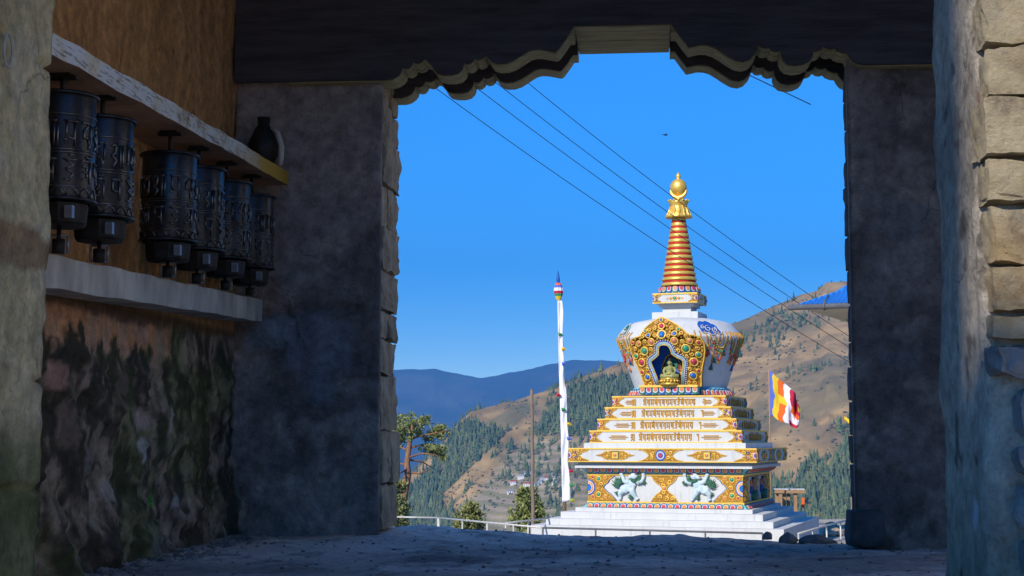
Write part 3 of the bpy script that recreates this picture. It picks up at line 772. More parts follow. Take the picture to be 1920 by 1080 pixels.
# --- right face of the body: two panels with winged figures
b = MB(); b.prism([(-2.29, bz), (2.29, bz), (2.29, bz + bh), (-2.29, bz + bh)], FR, 0.012, 0, 0,
                  holes=[[(c + x * 0.75, bz + bh * y) for x, y in ((-0.75, 0.95), (0.75, 0.95), (0.95, 0.5), (0.55, 0.02), (-0.55, 0.02), (-0.95, 0.5))] for c in (-0.85, 0.85)])
curls(b, [(-2.28, bz), (2.28, bz), (2.28, bz + bh), (-2.28, bz + bh)], FR, 0.1, 0.014, 1, [[(c + x, bz + y) for x, y in ((-0.72, 0), (0.72, 0), (0.72, bh), (-0.72, bh))] for c in (-0.85, 0.85)], 900, 5)
b.build('side_ornament', ['gold_ground', 'gold'], body)
for c in (-0.85, 0.85):
    g = MB(); p = lambda x, y, w=0.03: FR(c + x, bz + bh * y, w)
    g.ell(p(0, 0.80, 0.06), (0.05, 0.09, 0.09)); g.tube([p(0, 0.75), p(0, 0.62), p(0, 0.42)], [0.07, 0.13, 0.12], 8)
    for s_ in (-1, 1):
        g.tube([p(0.1 * s_, 0.65), p(0.3 * s_, 0.62), p(0.34 * s_, 0.82)], [0.05, 0.045, 0.035], 6)
    o = g.build('winged_figure', 'skin_paint', body); md = o.modifiers.new('fuse', 'REMESH'); md.mode = 'VOXEL'; md.voxel_size = 0.014
    g = MB(); g.tube([p(0, 0.42), p(0, 0.22), p(0, 0.03)], [0.15, 0.17, 0.12], 8); g.build('figure_robe', 'petal_green', body)
    g = MB()
    for s_ in (-1, 1):
        for i in range(4): g.tube([p(0.12 * s_, 0.6 - i * 0.05), p((0.34 + 0.03 * i) * s_, 0.52 - i * 0.07)], [0.04, 0.015], 5)
    g.build('figure_wing', 'petal_blue', body)
    g = MB(); g.ell(p(0, 0.88, 0.05), (0.05, 0.08, 0.05)); g.build('figure_crown', 'ink', body)

# --- cornice ornaments
def corner_poly(h0, h1, hw, ln, nick):
    H_ = h1 - h0; m = (h0 + h1) / 2
    return [(-hw, h0), (-hw + ln, h0), (-hw + ln * 0.86, h0 + H_ * 0.16), (-hw + ln * 0.66, h0 + H_ * 0.26), (-hw + ln * 0.60, h0 + H_ * 0.40), (-hw + ln * nick, m),
            (-hw + ln * 0.60, h1 - H_ * 0.40), (-hw + ln * 0.66, h1 - H_ * 0.26), (-hw + ln * 0.86, h1 - H_ * 0.16), (-hw + ln, h1), (-hw, h1)]
def gilded_face(par, k, w, z0, z1, ln, seed):
    fn = face(k, w / 2); hw = w / 2
    cp = corner_poly(z0 + 0.03, z1 - 0.03, hw - 0.004, ln, 0.42)
    for s_ in (1, -1):
        plate('corner_ornament', cp if s_ > 0 else mir(cp), fn, 0, 0.018, par, min(0.07, (z1 - z0) * 0.2), seed + s_, tries=350, rim=0.009)
        b = MB(); m = (z0 + z1) / 2; r = (z1 - z0) * 0.28; n = 12
        b.build
        for rr, ww, mt in ((r, 0.028, 'petal_red'), (r * 0.8, 0.036, 'white_paint'), (r * 0.55, 0.044, 'petal_blue'), (r * 0.28, 0.052, 'jewel_red')):
            b = MB(); b.prism([(s_ * (-hw + rr * math.cos(a)), m + rr * math.sin(a)) for a in [-math.pi / 2 + math.pi * j / n for j in range(n + 1)]], fn, ww, 0.016); b.build('edge_medallion', mt, par)
        b = MB()
        for q in (-1, 1):
            b.tube([fn(s_ * (-hw + ln * (0.38 + 0.08 * math.cos(a))), m + q * (z1 - z0) * 0.17 + (z1 - z0) * 0.09 * math.sin(a), 0.03) for a in [j * 0.8 for j in range(7)]], 0.012, 5)
        b.build('scroll_line', 'petal_red' if seed % 2 else 'petal_blue', par)
    b = MB()
    for a, c in ((z0, z0 + 0.032), (z1 - 0.032, z1 + 0.012)): b.prism([(-hw - 0.015, a), (hw + 0.015, a), (hw + 0.015, c), (-hw - 0.015, c)], fn, 0.022, -0.02)
    b.build('gold_strip', 'gold', par)
for k in (0, 1):
    gilded_face(cor, k, WID['cor'], z_c0, z_c1, 0.62, 50 + k * 7)
    fn = face(k, WID['cor'] / 2); m = (z_c0 + z_c1) / 2; hh = (z_c1 - z_c0) / 2 - 0.035
    p = [(-0.66, hh), (-0.52, hh * 0.85), (-0.42, hh * 0.5), (-0.34, 0)]; p = p + [(x, -y) for x, y in reversed(p[:-1])]
    p = [(x, m + y) for x, y in p] + [(-x, m + y) for x, y in reversed(p)]
    plate('cornice_centrepiece', p, fn, 0, 0.018, cor, 0.075, 61 + k, avoid=[(0, m, 0.16)], tries=600)
    for rr, ww, mt in ((0.155, 0.03, 'petal_blue'), (0.115, 0.038, 'white_paint'), (0.08, 0.046, 'petal_blue'), (0.055, 0.056, 'jewel_red')):
        b = MB(); disc(b, fn, 0, m, rr, 0.016, ww, 0); b.build('cornice_roundel', mt, cor)
    for c in (-1.36, 1.36):
        lz = [(-0.58, 0), (-0.42, hh * 0.22), (-0.26, hh * 0.75), (0, hh * 0.8)]; lz = lz + [(-x, y) for x, y in reversed(lz[:-1])]; lz = lz + [(x, -y) for x, y in reversed(lz[1:-1])]
        plate('lozenge_ornament', [(c + x, m + y) for x, y in lz], fn, 0, 0.016, cor, 0.06, 70 + k, avoid=[(c, m, 0.1)], tries=500, rim=0.008)
        b = MB(); b.prism([(c - 0.11, m - 0.11), (c + 0.11, m - 0.11), (c + 0.11, m + 0.11), (c - 0.11, m + 0.11)], fn, 0.03, 0.01); b.build('square_boss', 'petal_green', cor)
        b = MB(); b.prism([(c - 0.09, m - 0.09), (c + 0.09, m - 0.09), (c + 0.09, m + 0.09), (c - 0.09, m + 0.09)], fn, 0.04, 0.025); b.build('square_boss', 'gold', cor)
        jewel(fn, c, m, 0.045, 0.042, 'jewel_coral', cor)

# --- raised golden letters on the four tiers (the six-syllable line, repeated)
GL = {
 'om':  [[(0, 1), (1, 1)], [(0.05, 0.75), (0.5, 0.72), (0.5, 0.5), (0.2, 0.48)], [(0.5, 0.5), (0.55, 0.2), (0.05, 0.15)], [(0.85, 1), (0.85, 0)], [(0.4, 1.22), (0.6, 1.1), (0.8, 1.22)]],
 'ma':  [[(0, 1), (1, 1)], [(0.2, 1), (0.2, 0.35), (0.75, 0.3)], [(0.2, 0.3), (0.05, 0.2)], [(0.8, 1), (0.8, 0)]],
 'ni':  [[(0, 1), (1, 1)], [(0.1, 1), (0.15, 0.3), (0.45, 0.25), (0.5, 0.9)], [(0.85, 1), (0.85, 0)], [(0.5, 1.0), (0.6, 1.2), (0.85, 1.0)]],
 'pa':  [[(0, 1), (1, 1)], [(0.15, 1), (0.15, 0.45), (0.7, 0.4)], [(0.72, 1), (0.72, 0)]],
 'dma': [[(0, 1), (1, 1)], [(0.6, 0.95), (0.15, 0.7), (0.15, 0.4), (0.6, 0.4), (0.7, 0.1)], [(0.85, 1), (0.85, 0.25), (0.6, 0.0)]],
 'va':  [[(0, 1), (1, 1)], [(0.7, 0.7), (0.3, 0.75), (0.15, 0.5), (0.3, 0.28), (0.7, 0.4)], [(0.75, 1), (0.75, 0)]],
 'hum': [[(0, 1), (1, 1)], [(0.2, 0.95), (0.75, 0.75), (0.2, 0.55), (0.75, 0.4), (0.45, 0.05), (0.1, 0.1)], [(0.4, 1.22), (0.75, 1.2)]],
 'head': [[(0.0, 0.9), (0.4, 1.0), (0.3, 0.6), (0.0, 0.5), (0.4, 0.3), (0.1, 0.0)], [(0.75, 1), (0.75, 0)], [(1.0, 1), (1.0, 0)], [(0.5, 1), (1, 1)]],
 'bar': [[(0.1, 1), (0.6, 1), (0.6, 0)], [(0.1, 1), (0.3, 0.8)]],
}
GM = {}
def glyph(name, w, h):
    key = (name, round(w, 3), round(h, 3))
    if key not in GM:
        b = MB(); t = 0.0125
        for st in GL[name]:
            for (x0, y0), (x1, y1) in zip(st, st[1:]):
                d = Vector(((x1 - x0) * w, (y1 - y0) * h)); L = d.length; d /= L; n_ = Vector((-d.y, d.x)) * t
                a = Vector((x0 * w, y0 * h)) - d * t * 0.8; c = Vector((x1 * w, y1 * h)) + d * t * 0.8
                pts = [a - n_, c - n_, c + n_, a + n_]
                b.prism([(p.x, p.y) for p in pts], lambda u, v, e: (u, -e, v), 0.025, 0)
        GM[key] = b.mesh('letter', 'letter_gold')
    return GM[key]
SEQ = ['om', 'va', 'ma', 'ni', 'pa', 'va', 'dma', 'ma', 'va', 'hum', 'ni', 'pa', 'ma', 'dma']
for ti, (tr, w) in enumerate(zip(tiers, (WID['t4'], WID['t3'], WID['t2'], WID['t1']))):
    z0 = z_t[ti] if ti else z_l1; z1 = z_t[ti + 1]; hgt = (z1 - z0) * 0.50; zb = z0 + (z1 - z0) * 0.21
    for k in (0, 1):
        gilded_face(tr, k, w, z0, z1, 0.37, 90 + ti * 5 + k)
        rot = Matrix.Rotation(k * math.pi / 2, 4, 'Z')
        def put(name, u, lw=0.086):
            o = link('letter', glyph(name, lw, hgt), tr); o.matrix_local = rot @ Matrix.Translation((u, -w / 2, zb))
        for i, s_ in enumerate(SEQ): put(s_, -0.76 + i * 0.114)
        put('head', -0.76 - 0.25 - 0.05 * ti * 0.6, 0.1); put('bar', 0.76 + 0.20 + 0.03 * ti, 0.09)
        fn = face(k, w / 2)
        for s_ in (-1, 1):
            c = s_ * (1.17 + ti * -0.0 + (w - 3.42) * 0.20) ; L = 0.15 + (w - 3.42) * 0.13; b = MB(); m = zb + hgt * 0.5
            for dz, q in ((-0.045, 0.75), (0, 1.0), (0.045, 0.75)): b.prism([(c - L * q, m + dz - 0.011), (c + L * q, m + dz - 0.011), (c + L * q, m + dz + 0.011), (c - L * q, m + dz + 0.011)], fn, 0.02, 0)
            b.build('line_mark', 'letter_gold', tr)

# --- the dome
z_d0 = zs(741, SD - 1.0); z_dl = zs(727, SD - 1); z_rim = zs(637, SD); z_sh = zs(607, SD); z_top = zs(601, SD)
# dome lotus ring
b = MB(); b.lathe([(1.30, z_d0 - 0.1), (1.56, z_d0), (1.56, z_d0 + 0.02), (1.46, z_dl), (1.30, z_dl)], 64)
ring = b.build('dome_lotus_ring', 'teal_wash', ST)
PA = petal_mesh('petal', 0.165, 0.24, ['petal_blue', 'white_paint', 'petal_red'], -1); PB = petal_mesh('petal', 0.165, 0.24, ['petal_green', 'white_paint', 'petal_orange'], -1)
for i in range(58):
    a = 2 * math.pi * i / 58
    if not (-2.0 < math.atan2(math.sin(a), math.cos(a)) < 1.9): continue
    o = link('petal', PA if i % 2 else PB, ring); o.matrix_local = Matrix.Rotation(a, 4, 'Z') @ Matrix.Translation((0, -1.565, z_d0 + 0.01)) @ Matrix.Rotation(-0.42, 4, 'X')
prof = [(1.40, z_dl - 0.02), (1.46, z_dl + 0.15), (1.56, z_dl + 0.45), (1.68, z_dl + 0.8), (1.82, z_rim - 0.28), (1.90, z_rim - 0.10), (1.945, z_rim - 0.02), (1.95, z_rim + 0.01), (1.93, z_rim + 0.04),
        (1.83, z_rim + 0.17), (1.70, z_rim + 0.33), (1.60, z_sh - 0.06), (1.53, z_sh - 0.02), (1.42, z_sh + 0.02), (0.9, z_top + 0.03), (0.0, z_top + 0.04)]
def dome_r(z):
    zz = [p[1] for p in prof]; rr = [p[0] for p in prof]
    return float(np.interp(z, zz, rr))
nz0 = z_dl + 0.02; nz1 = z_dl + 1.42
b = MB(); b.lathe(prof, 96, skip=lambda a, z: nz0 + 0.1 < z < nz1 - 0.1 and abs(math.atan2(math.sin(a + math.pi / 2), math.cos(a + math.pi / 2))) < 0.30)
dome = b.build('dome', 'white_paint', ST)

# --- niche pediment, leaning out with the dome, then back over the shoulder
def cz(x, y): return ((x - 757) / 6.353 / 62.2 / 0.976, z_dl + 0.03 + (885 - y) / 6.353 / 62.6)
zb_ = z_rim + 0.02
def ped(k=0, off=0.0):
    a = k * math.pi / 2
    def fn(u, v, w):
        rr = max(1.50 + (v - z_dl) * 0.355, dome_r(v)) if v < zb_ else 1.99 - (v - zb_) * 0.22
        rr += 0.05 + w if k == 0 else 0.03 + w * 0.25
        yy = -math.sqrt(max(0.01, rr * rr - u * u))          # wraps round the dome
        return (u * math.cos(a) - yy * math.sin(a), u * math.sin(a) + yy * math.cos(a), v)
    return fn
outer = [cz(*p) for p in ((455, 885), (440, 800), (418, 720), (385, 640), (350, 560), (322, 480), (312, 400), (325, 350), (360, 322), (405, 308), (455, 300), (475, 262), (515, 205), (560, 165), (610, 130), (660, 100), (715, 72),
                          (770, 98), (830, 130), (895, 170), (950, 215), (1000, 265), (1045, 292), (1105, 300), (1155, 325), (1187, 390), (1187, 480), (1170, 570), (1145, 660), (1125, 770), (1115, 885))]
inner = [cz(*p) for p in ((612, 884), (585, 790), (556, 700), (535, 640), (530, 592), (552, 552), (600, 522), (633, 500), (637, 440), (655, 395), (690, 368), (742, 358), (795, 368), (832, 395), (856, 440), (865, 490), (900, 514), (955, 540), (988, 585), (985, 650), (968, 740), (950, 884))]
FP = ped()
gem = [(712, 108, 17, 'jewel_blue'), (655, 135, 14, 'jewel_coral'), (775, 132, 13, 'jewel_coral'), (720, 183, 28, 'jewel_red'), (727, 283, 38, 'jewel_blue'), (523, 237, 16, 'jewel_green'), (913, 222, 18, 'jewel_green'),
       (565, 290, 24, 'jewel_blue'), (873, 275, 24, 'jewel_blue'), (598, 370, 32, 'jewel_coral'), (870, 362, 32, 'jewel_coral'), (355, 370, 18, 'jewel_red'), (437, 382, 25, 'jewel_coral'), (1040, 365, 25, 'jewel_coral'), (1133, 382, 22, 'jewel_red'),
       (503, 472, 36, 'jewel_green'), (990, 453, 37, 'jewel_green'), (384, 525, 24, 'jewel_green'), (1120, 523, 26, 'jewel_green'), (452, 603, 35, 'jewel_red'), (1065, 605, 35, 'jewel_red'),
       (445, 718, 23, 'jewel_red'), (1105, 710, 20, 'jewel_red'), (510, 778, 30, 'jewel_blue'), (1043, 765, 33, 'jewel_blue')]
pk = 1 / 6.353 / 62.2
def dense(poly, step):
    out = []
    for i in range(len(poly)):
        a = Vector(poly[i]); c = Vector(poly[(i + 1) % len(poly)]); n = max(1, int((c - a).length / step))
        for j in range(n): out.append(tuple(a + (c - a) * j / n))
    return out
def pediment(k, full):
    fn = ped(k); t = 0.10
    od = dense(outer, 0.12); idn = dense(inner, 0.12)
    b = MB(); 
    b.prism(od, fn, 0.10, -0.10, 0, holes=[idn])
    b.tube([fn(p[0], p[1], 0.10) for p in od], 0.022, 5, 1, closed=True)
    gl = [(*cz(x, y), r * pk, m) for x, y, r, m in gem]
    curls(b, outer, fn, 0.082, 0.10, 1, [inner], 6500 if full else 1500, 77 + k, avoid=[(g[0], g[1], g[2] * 1.35) for g in gl])
    p = b.build('niche_pediment', ['gold_ground', 'gold'], ST)
    for u, v, r, m in gl: jewel(fn, u, v, r, 0.115, m, p)
    def offs(d):
        c = Vector((sum(q[0] for q in idn) / len(idn), sum(q[1] for q in idn) / len(idn))); out = []
        for i, q in enumerate(inner):
            a = Vector(inner[i - 1]) if i else Vector(inner[0]); e = Vector(inner[min(i + 1, len(inner) - 1)]); tt = (e - a).normalized(); nn = Vector((tt.y, -tt.x))
            out.append(tuple(Vector(q) + nn * d))
        return out
    for d, mt, r in ((0.012, 'petal_blue', 0.02), (0.045, 'white_paint', 0.02), (0.082, 'teal_wash', 0.02), (0.115, 'gold', 0.016)):
        b = MB(); b.tube([fn(q[0], q[1], 0.112) for q in offs(d)], r, 6); b.build('niche_frame', mt, p)
    bead = MB()
    for q in dense(offs(-0.012), 0.055)[:-14]: bead.ell(fn(q[0], q[1], 0.13), (0.02, 0.02, 0.02), 0, 6, 4)
    bead.build('pearl_border', 'white_paint', p)['kind'] = 'stuff'
    # the recess
    b = MB(); yb = 0.62
    o2 = dense(inner, 0.12); n = len(o2)
    V = [fn(q[0], q[1], 0.09) for q in o2]
    # back wall is plumb
    a = k * math.pi / 2
    for q in o2:
        yy = -1.27; V.append((q[0] * math.cos(a) - yy * math.sin(a), q[0] * math.sin(a) + yy * math.cos(a), q[1]))
    Fq = [(i, (i + 1) % n, n + (i + 1) % n, n + i) for i in range(n)]
    b.add(V, Fq, 0)
    tri = tessellate_polygon([[Vector((q[0], q[1], 0)) for q in o2]]); o_ = len(b.v) - n
    for t_ in tri: b.f.append(tuple(o_ + i for i in t_)); b.m.append(0); b.sm.append(False)
    b.build('niche_recess', 'niche_blue', p)
    return p
P0 = pediment(0, True)
# backdrop inside the front niche
b = MB(); yb = 1.27
hp = [(-0.30, 0), (-0.33, 0.35), (-0.28, 0.62), (-0.16, 0.86), (0, 0.98), (0.16, 0.86), (0.28, 0.62), (0.33, 0.35), (0.30, 0)]
fnb = lambda u, v, w: (u + 0.03, -(yb + w), z_dl + 0.06 + v)
b.prism(hp, fnb, 0.05, 0.01); b.build('throne_back', 'niche_red', P0)
b = MB(); b.tube([fnb(u, v, 0.06) for u, v in hp], 0.02, 5); curls(b, [(-.33, 0), (-.33, .5), (-.2, .5), (-.2, 0)], fnb, .05, .05, 0, tries=80); curls(b, [(.33, 0), (.33, .5), (.2, .5), (.2, 0)], fnb, .05, .05, 0, tries=80)
b.build('throne_border', 'gold', P0)
b = MB(); b.prism([(0.19 * math.cos(a) , 0.62 + 0.21 * math.sin(a)) for a in [2 * math.pi * j / 20 for j in range(20)]], fnb, 0.09, 0.04); b.build('halo', 'petal_green', P0)
b = MB(); b.prism([(0.22 * math.cos(a) , 0.34 + 0.27 * math.sin(a)) for a in [2 * math.pi * j / 20 for j in range(20)]], fnb, 0.075, 0.04); b.build('body_halo', 'niche_blue', P0)
# lotus pedestal below the niche
b = MB(); pw = 0.89; zz0 = z_d0 + 0.01; zz1 = z_dl + 0.03
b.box(-pw, pw, -1.72, -1.2, zz1 - 0.035, zz1 + 0.03); ped_b = b.build('niche_sill', 'gold', ST)
b = MB(); b.box(-pw + 0.03, pw - 0.03, -1.64, -1.2, zz0, zz1 - 0.036); b.build('niche_pedestal', 'teal_wash', ST)
PA2 = petal_mesh('petal', 0.20, zz1 - zz0, ['petal_blue', 'white_paint', 'petal_red'], 1); PB2 = petal_mesh('petal', 0.20, zz1 - zz0, ['petal_green', 'white_paint', 'petal_orange'], 1)
for i in range(9):
    o = link('petal', PA2 if i % 2 else PB2, ped_b, (-0.8 + i * 0.2, -1.645, zz1 - 0.04))

# the seated figure: a thing of its own, standing in the niche
st = empty('seated_statue', ST.matrix_basis @ Vector((0.03, -1.60, z_dl + 0.065)), R(-13.5), 'small golden seated statue with green halo inside the niche of the stupa', 'statue')
b = MB(); b.lathe([(0, 0), (0.30, 0), (0.31, 0.03), (0.26, 0.07), (0.24, 0.11), (0.28, 0.16), (0.30, 0.20), (0, 0.21)], 24); b.build('throne', 'statue_gold', st)
b = MB()
for i in range(16):
    a = 2 * math.pi * i / 16; b.ell((0.27 * math.cos(a), 0.27 * math.sin(a), 0.115), (0.05, 0.05, 0.05), 0, 8, 5)
b.build('lotus_petals', 'statue_gold', st)
b = MB()
b.ell((0, 0, 0.27), (0.23, 0.17, 0.07)); b.tube([(0, 0, 0.26), (0, 0, 0.40), (0, 0, 0.52), (0, 0, 0.56)], [0.13, 0.105, 0.12, 0.05], 12)
b.ell((0, 0.01, 0.52), (0.14, 0.08, 0.05)); b.tube([(0, 0, 0.55), (0, 0, 0.62)], 0.04, 8); b.ell((0, -0.01, 0.66), (0.062, 0.065, 0.078)); b.ell((0, -0.07, 0.655), (0.012, 0.016, 0.022))
for s_ in (-1, 1):
    b.tube([(0.13 * s_, 0, 0.52), (0.18 * s_, -0.02, 0.41), (0.14 * s_, -0.10, 0.33), (0.02 * s_, -0.14, 0.31)], [0.05, 0.042, 0.036, 0.03], 8)
    b.tube([(0.08 * s_, 0, 0.26), (0.23 * s_, -0.06, 0.26), (0.10 * s_, -0.17, 0.25), (-0.06 * s_, -0.16, 0.26)], [0.08, 0.07, 0.055, 0.04], 8)
    b.ell((0.065 * s_, 0, 0.655), (0.012, 0.02, 0.035))
o = b.build('body', 'statue_green', st); md = o.modifiers.new('fuse', 'REMESH'); md.mode = 'VOXEL'; md.voxel_size = 0.011; md.use_smooth_shade = True
b = MB(); b.ell((0, 0.005, 0.70), (0.066, 0.066, 0.055)); b.ell((0, 0.01, 0.76), (0.03, 0.03, 0.04)); b.build('hair', 'ink', st)
b = MB(); b.lathe([(0, 0.305), (0.05, 0.31), (0.06, 0.345), (0.05, 0.345), (0.04, 0.32), (0, 0.318)], 14, cy=-0.15); b.build('bowl', 'statue_gold', st)

# --- painted clouds and garlands in relief on the dome
def on_dome(th, z, w=0.012):          # th: angle to the right of the front
    r = dome_r(z) + w; return (r * math.sin(th), -r * math.cos(th), z)
def cloud(th0, mt, k, seed):
    def fn(u, v, w): return on_dome(th0 + u / 1.75, z_rim + 0.23 + v * 0.92, w)
    blobs = [(-0.20, 0.10, 0.16), (0.0, 0.12, 0.15), (0.17, 0.02, 0.15), (0.02, -0.07, 0.14), (-0.2, -0.05, 0.11), (0.27, -0.1, 0.09)]
    o_ = []
    for a in np.linspace(0, 2 * math.pi, 40, endpoint=False):
        d = max((bx * math.cos(a) + by * math.sin(a)) + math.sqrt(max(0, br * br - (bx * math.sin(a) - by * math.cos(a)) ** 2)) if br > abs(bx * math.sin(a) - by * math.cos(a)) else 0.05 for bx, by, br in blobs)
        o_.append((d * math.cos(a), d * math.sin(a)))
    b = MB(); b.prism(o_, fn, 0.035, 0.0); g = b.build('cloud_relief', mt, dome)
    b = MB(); b.tube([fn(p[0], p[1], 0.035) for p in o_], 0.014, 5, closed=True)
    for cx_, cy_, r_, sg in ((-0.05, 0.0, 0.11, 1), (0.13, -0.03, 0.10, -1), (-0.2, 0.05, 0.07, 1)):
        b.tube([fn(cx_ + r_ * (1 - t * 0.75) * math.cos(1 + sg * t * 8), cy_ + r_ * (1 - t * 0.75) * math.sin(1 + sg * t * 8), 0.045) for t in np.linspace(0, 1, 14)], 0.013, 5)
    b.build('cloud_swirl', 'white_paint', g)
cloud(0.72, 'petal_blue', 0, 1); cloud(-1.02, 'petal_green', 0, 2); cloud(0.72 + math.pi / 2, 'petal_blue', 1, 3)
def garland(th0, th1, n, seed):
    rng = random.Random(seed)
    for i in range(n):                      # beaded strands falling from the rim
        t = i / (n - 1); th = th0 + (th1 - th0) * t
        L = (0.62 + 0.25 * math.sin(i * 2.1)) ; lean = rng.uniform(-0.04, 0.04) + (0.08 if t < 0.3 else -0.08 if t > 0.7 else 0)
        b = MB(); pts = [on_dome(th + lean * q, z_rim + 0.16 - (L + 0.16) * q, 0.015) for q in np.linspace(0, 1, 9)]
        b.tube(pts, [0.016 + 0.010 * (j % 2) for j in range(9)], 5); b.build('garland_strand', 'letter_gold', dome)
        if i % 2 == 0:
            m = rng.choice(['petal_red', 'petal_blue', 'petal_orange', 'petal_green'])
            b = MB()
            for j in (-1, 0, 1): b.tube([on_dome(th + lean, z_rim - L + 0.03, 0.02), on_dome(th + lean + j * 0.035, z_rim - L - 0.16, 0.02)], [0.012, 0.026], 5)
            b.build('tassel', m, dome)
    sp = (th1 - th0) / 2
    for i in range(2):                      # swags of jewels between the strands
        c = th0 + sp * (i + 0.5)
        for dz, m, rr in ((0.42, 'jewel_green', 0.026), (0.66, 'jewel_red', 0.030), (0.30, 'gold', 0.022)):
            b = MB()
            for q in np.linspace(-1, 1, 12): b.ell(on_dome(c + q * sp * 0.45, z_rim - dz * (1 - 0.75 * q * q) - 0.03, 0.022), (rr, rr, rr), 0, 6, 4)
            b.build('jewel_swag', m, dome)['kind'] = 'stuff'
        b = MB(); z_ = z_rim - 0.45; b.prism([(0, 0.12), (-0.11, -0.02), (-0.06, -0.06), (0, -0.04), (0.06, -0.06), (0.11, -0.02)], lambda u, v, w: on_dome(c + u / 1.8, z_ + v, w), 0.03, 0); b.build('pendant', 'gold', dome)
garland(0.44, 1.12, 9, 3); garland(-1.35, -0.66, 9, 4); garland(1.16, 1.75, 9, 5)

# --- harmika and spire
def zc(y): return zs(y, SD)
slab('harmika_base', 1.42, z_top - 0.02, zc(588)); slab('harmika_neck', 0.88, zc(588), zc(577.5)); slab('harmika_ledge', 1.06, zc(577.5), zc(571.5))
hk = slab('harmika', 1.36, zc(571.5), zc(553.5))
for k in (0, 1):
    z0, z1 = zc(571.5), zc(553.5)
    gilded_face(hk, k, 1.36, z0, z1, 0.26, 130 + k); fn = face(k, 0.68); m = (z0 + z1) / 2
    for u, r, mt in ((0, 0.06, 'jewel_green'), (-0.13, 0.04, 'jewel_coral'), (0.13, 0.04, 'jewel_coral'), (-0.23, 0.025, 'gold'), (0.23, 0.025, 'gold')): jewel(fn, u, m, r * 0.8, 0.01, mt, hk)
b = MB(); z0, z1 = zc(553.5), zc(542); b.lathe([(0.5, z0), (0.60, z0), (0.62, z0 + 0.05), (0.56, z1), (0.4, z1)], 40); lr = b.build('spire_lotus', 'teal_wash', ST)
PA3 = petal_mesh('petal', 0.19, z1 - z0, ['petal_blue', 'white_paint', 'petal_red'], 1); PB3 = petal_mesh('petal', 0.19, z1 - z0, ['petal_green', 'white_paint', 'petal_orange'], 1)
for i in range(20):
    a = 2 * math.pi * i / 20
    o = link('petal', PA3 if i % 2 else PB3, lr); o.matrix_local = Matrix.Rotation(a, 4, 'Z') @ Matrix.Translation((0, -0.585, z1)) @ Matrix.Rotation(-0.25, 4, 'X')
zr0, zr1 = zc(541), zc(408)
b = MB(); b.lathe([(0.50, zr0 - 0.02), (0.47, zr0 + 0.1), (0.14, zr1), (0, zr1)], 32); b.build('spire_core', 'red_paint', ST)
nr = 13; stp = (zr1 - zr0) / nr
for i in range(nr):
    z = zr0 + 0.06 + i * stp; r = 0.575 - (0.575 - 0.225) * i / (nr - 1); h = stp * 0.62
    b = MB(); b.lathe([(r * 0.6, z), (r * 0.97, z), (r, z + 0.015), (r * 0.985, z + h * 0.5), (r * 0.955, z + h - 0.012), (r * 0.92, z + h), (r * 0.5, z + h)], 40); b.build('spire_ring', 'spire_gold', ST)
    b = MB(); b.lathe([(r * 0.4, z + h), (r * 0.9, z + h), (r * 0.88, z + stp), (r * 0.4, z + stp)], 32); b.build('spire_band', 'red_paint', ST)
z0, z1 = zc(407), zc(377)
b = MB(); H_ = z1 - z0
b.lathe([(0.15, z0 - 0.02), (0.40, z0 - 0.03), (0.395, z0 + 0.02), (0.32, z0 + H_ * 0.28), (0.265, z0 + H_ * 0.6), (0.255, z0 + H_ * 0.72), (0.30, z0 + H_ * 0.86), (0.31, z1), (0.1, z1)], 40)
for i in range(14):
    a = 2 * math.pi * i / 14
    b.tube([((0.26 + 0.0) * math.cos(a), 0.26 * math.sin(a), z0 + H_ * 0.66), (0.31 * math.cos(a + 0.1), 0.31 * math.sin(a + 0.1), z0 + H_ * 0.36), (0.37 * math.cos(a), 0.37 * math.sin(a), z0 + H_ * 0.12), (0.43 * math.cos(a), 0.43 * math.sin(a), z0 - 0.03)], [0.02, 0.03, 0.03, 0.012], 5)
    b.ell((0.31 * math.cos(a), 0.31 * math.sin(a), z1 + 0.005), (0.04, 0.04, 0.03), 0, 6, 4)
b.build('spire_crown', 'spire_gold', ST)
cz0 = zc(357); cx0 = 0.0
b = MB(); pts = []
for t in np.linspace(-1, 1, 25):
    a = -math.pi / 2 + t * 1.75; pts.append((0.245 * math.cos(a), 0, cz0 + 0.245 * math.sin(a) + 0.02))
b.tube(pts, [0.012 + 0.062 * (1 - t * t) for t in np.linspace(-1, 1, 25)], 8); b.tube([(0, 0, z1), (0, 0, cz0 - 0.2)], 0.07, 10); b.build('crescent', 'spire_gold', ST)
b = MB(); b.ell((0, 0, zc(351)), (0.265, 0.2, 0.265), 0, 24, 14); b.build('sun_orb', 'spire_gold', ST)
b = MB(); zt = zc(336); b.lathe([(0.03, zt - 0.02), (0.07, zt + 0.01), (0.05, zt + 0.03), (0.085, zt + 0.08), (0.07, zt + 0.13), (0.02, zt + 0.2), (0, zt + 0.23)], 14); b.build('jewel_tip', 'spire_gold', ST)

# ================================================================== THE STONE GATEWAY
YN0, YN1 = 3.75, 4.35          # near wall
YF0, YF1 = 8.0, 8.55           # far wall with the carved lintel
XL, XR = -2.205, 1.95          # side walls
CEIL = 4.0
FZ = -0.06                     # floor
GATE = empty('stone_gateway', (0, 6, FZ), 0, 'dark stone gateway with plastered walls framing the stupa', 'gateway'); WORLD.add(GATE)
def W3(x, y, z): return np.stack([x, y, z], -1)
def patch(U, V, x, y, rx, ry, seed=0):
    d = np.hypot((U - x) / rx, (V - y) / ry) + 0.45 * fbm(W3(U * 9, V * 9, 0 * U), 4, seed)
    return 1 - sst(0.75, 1.1, d)
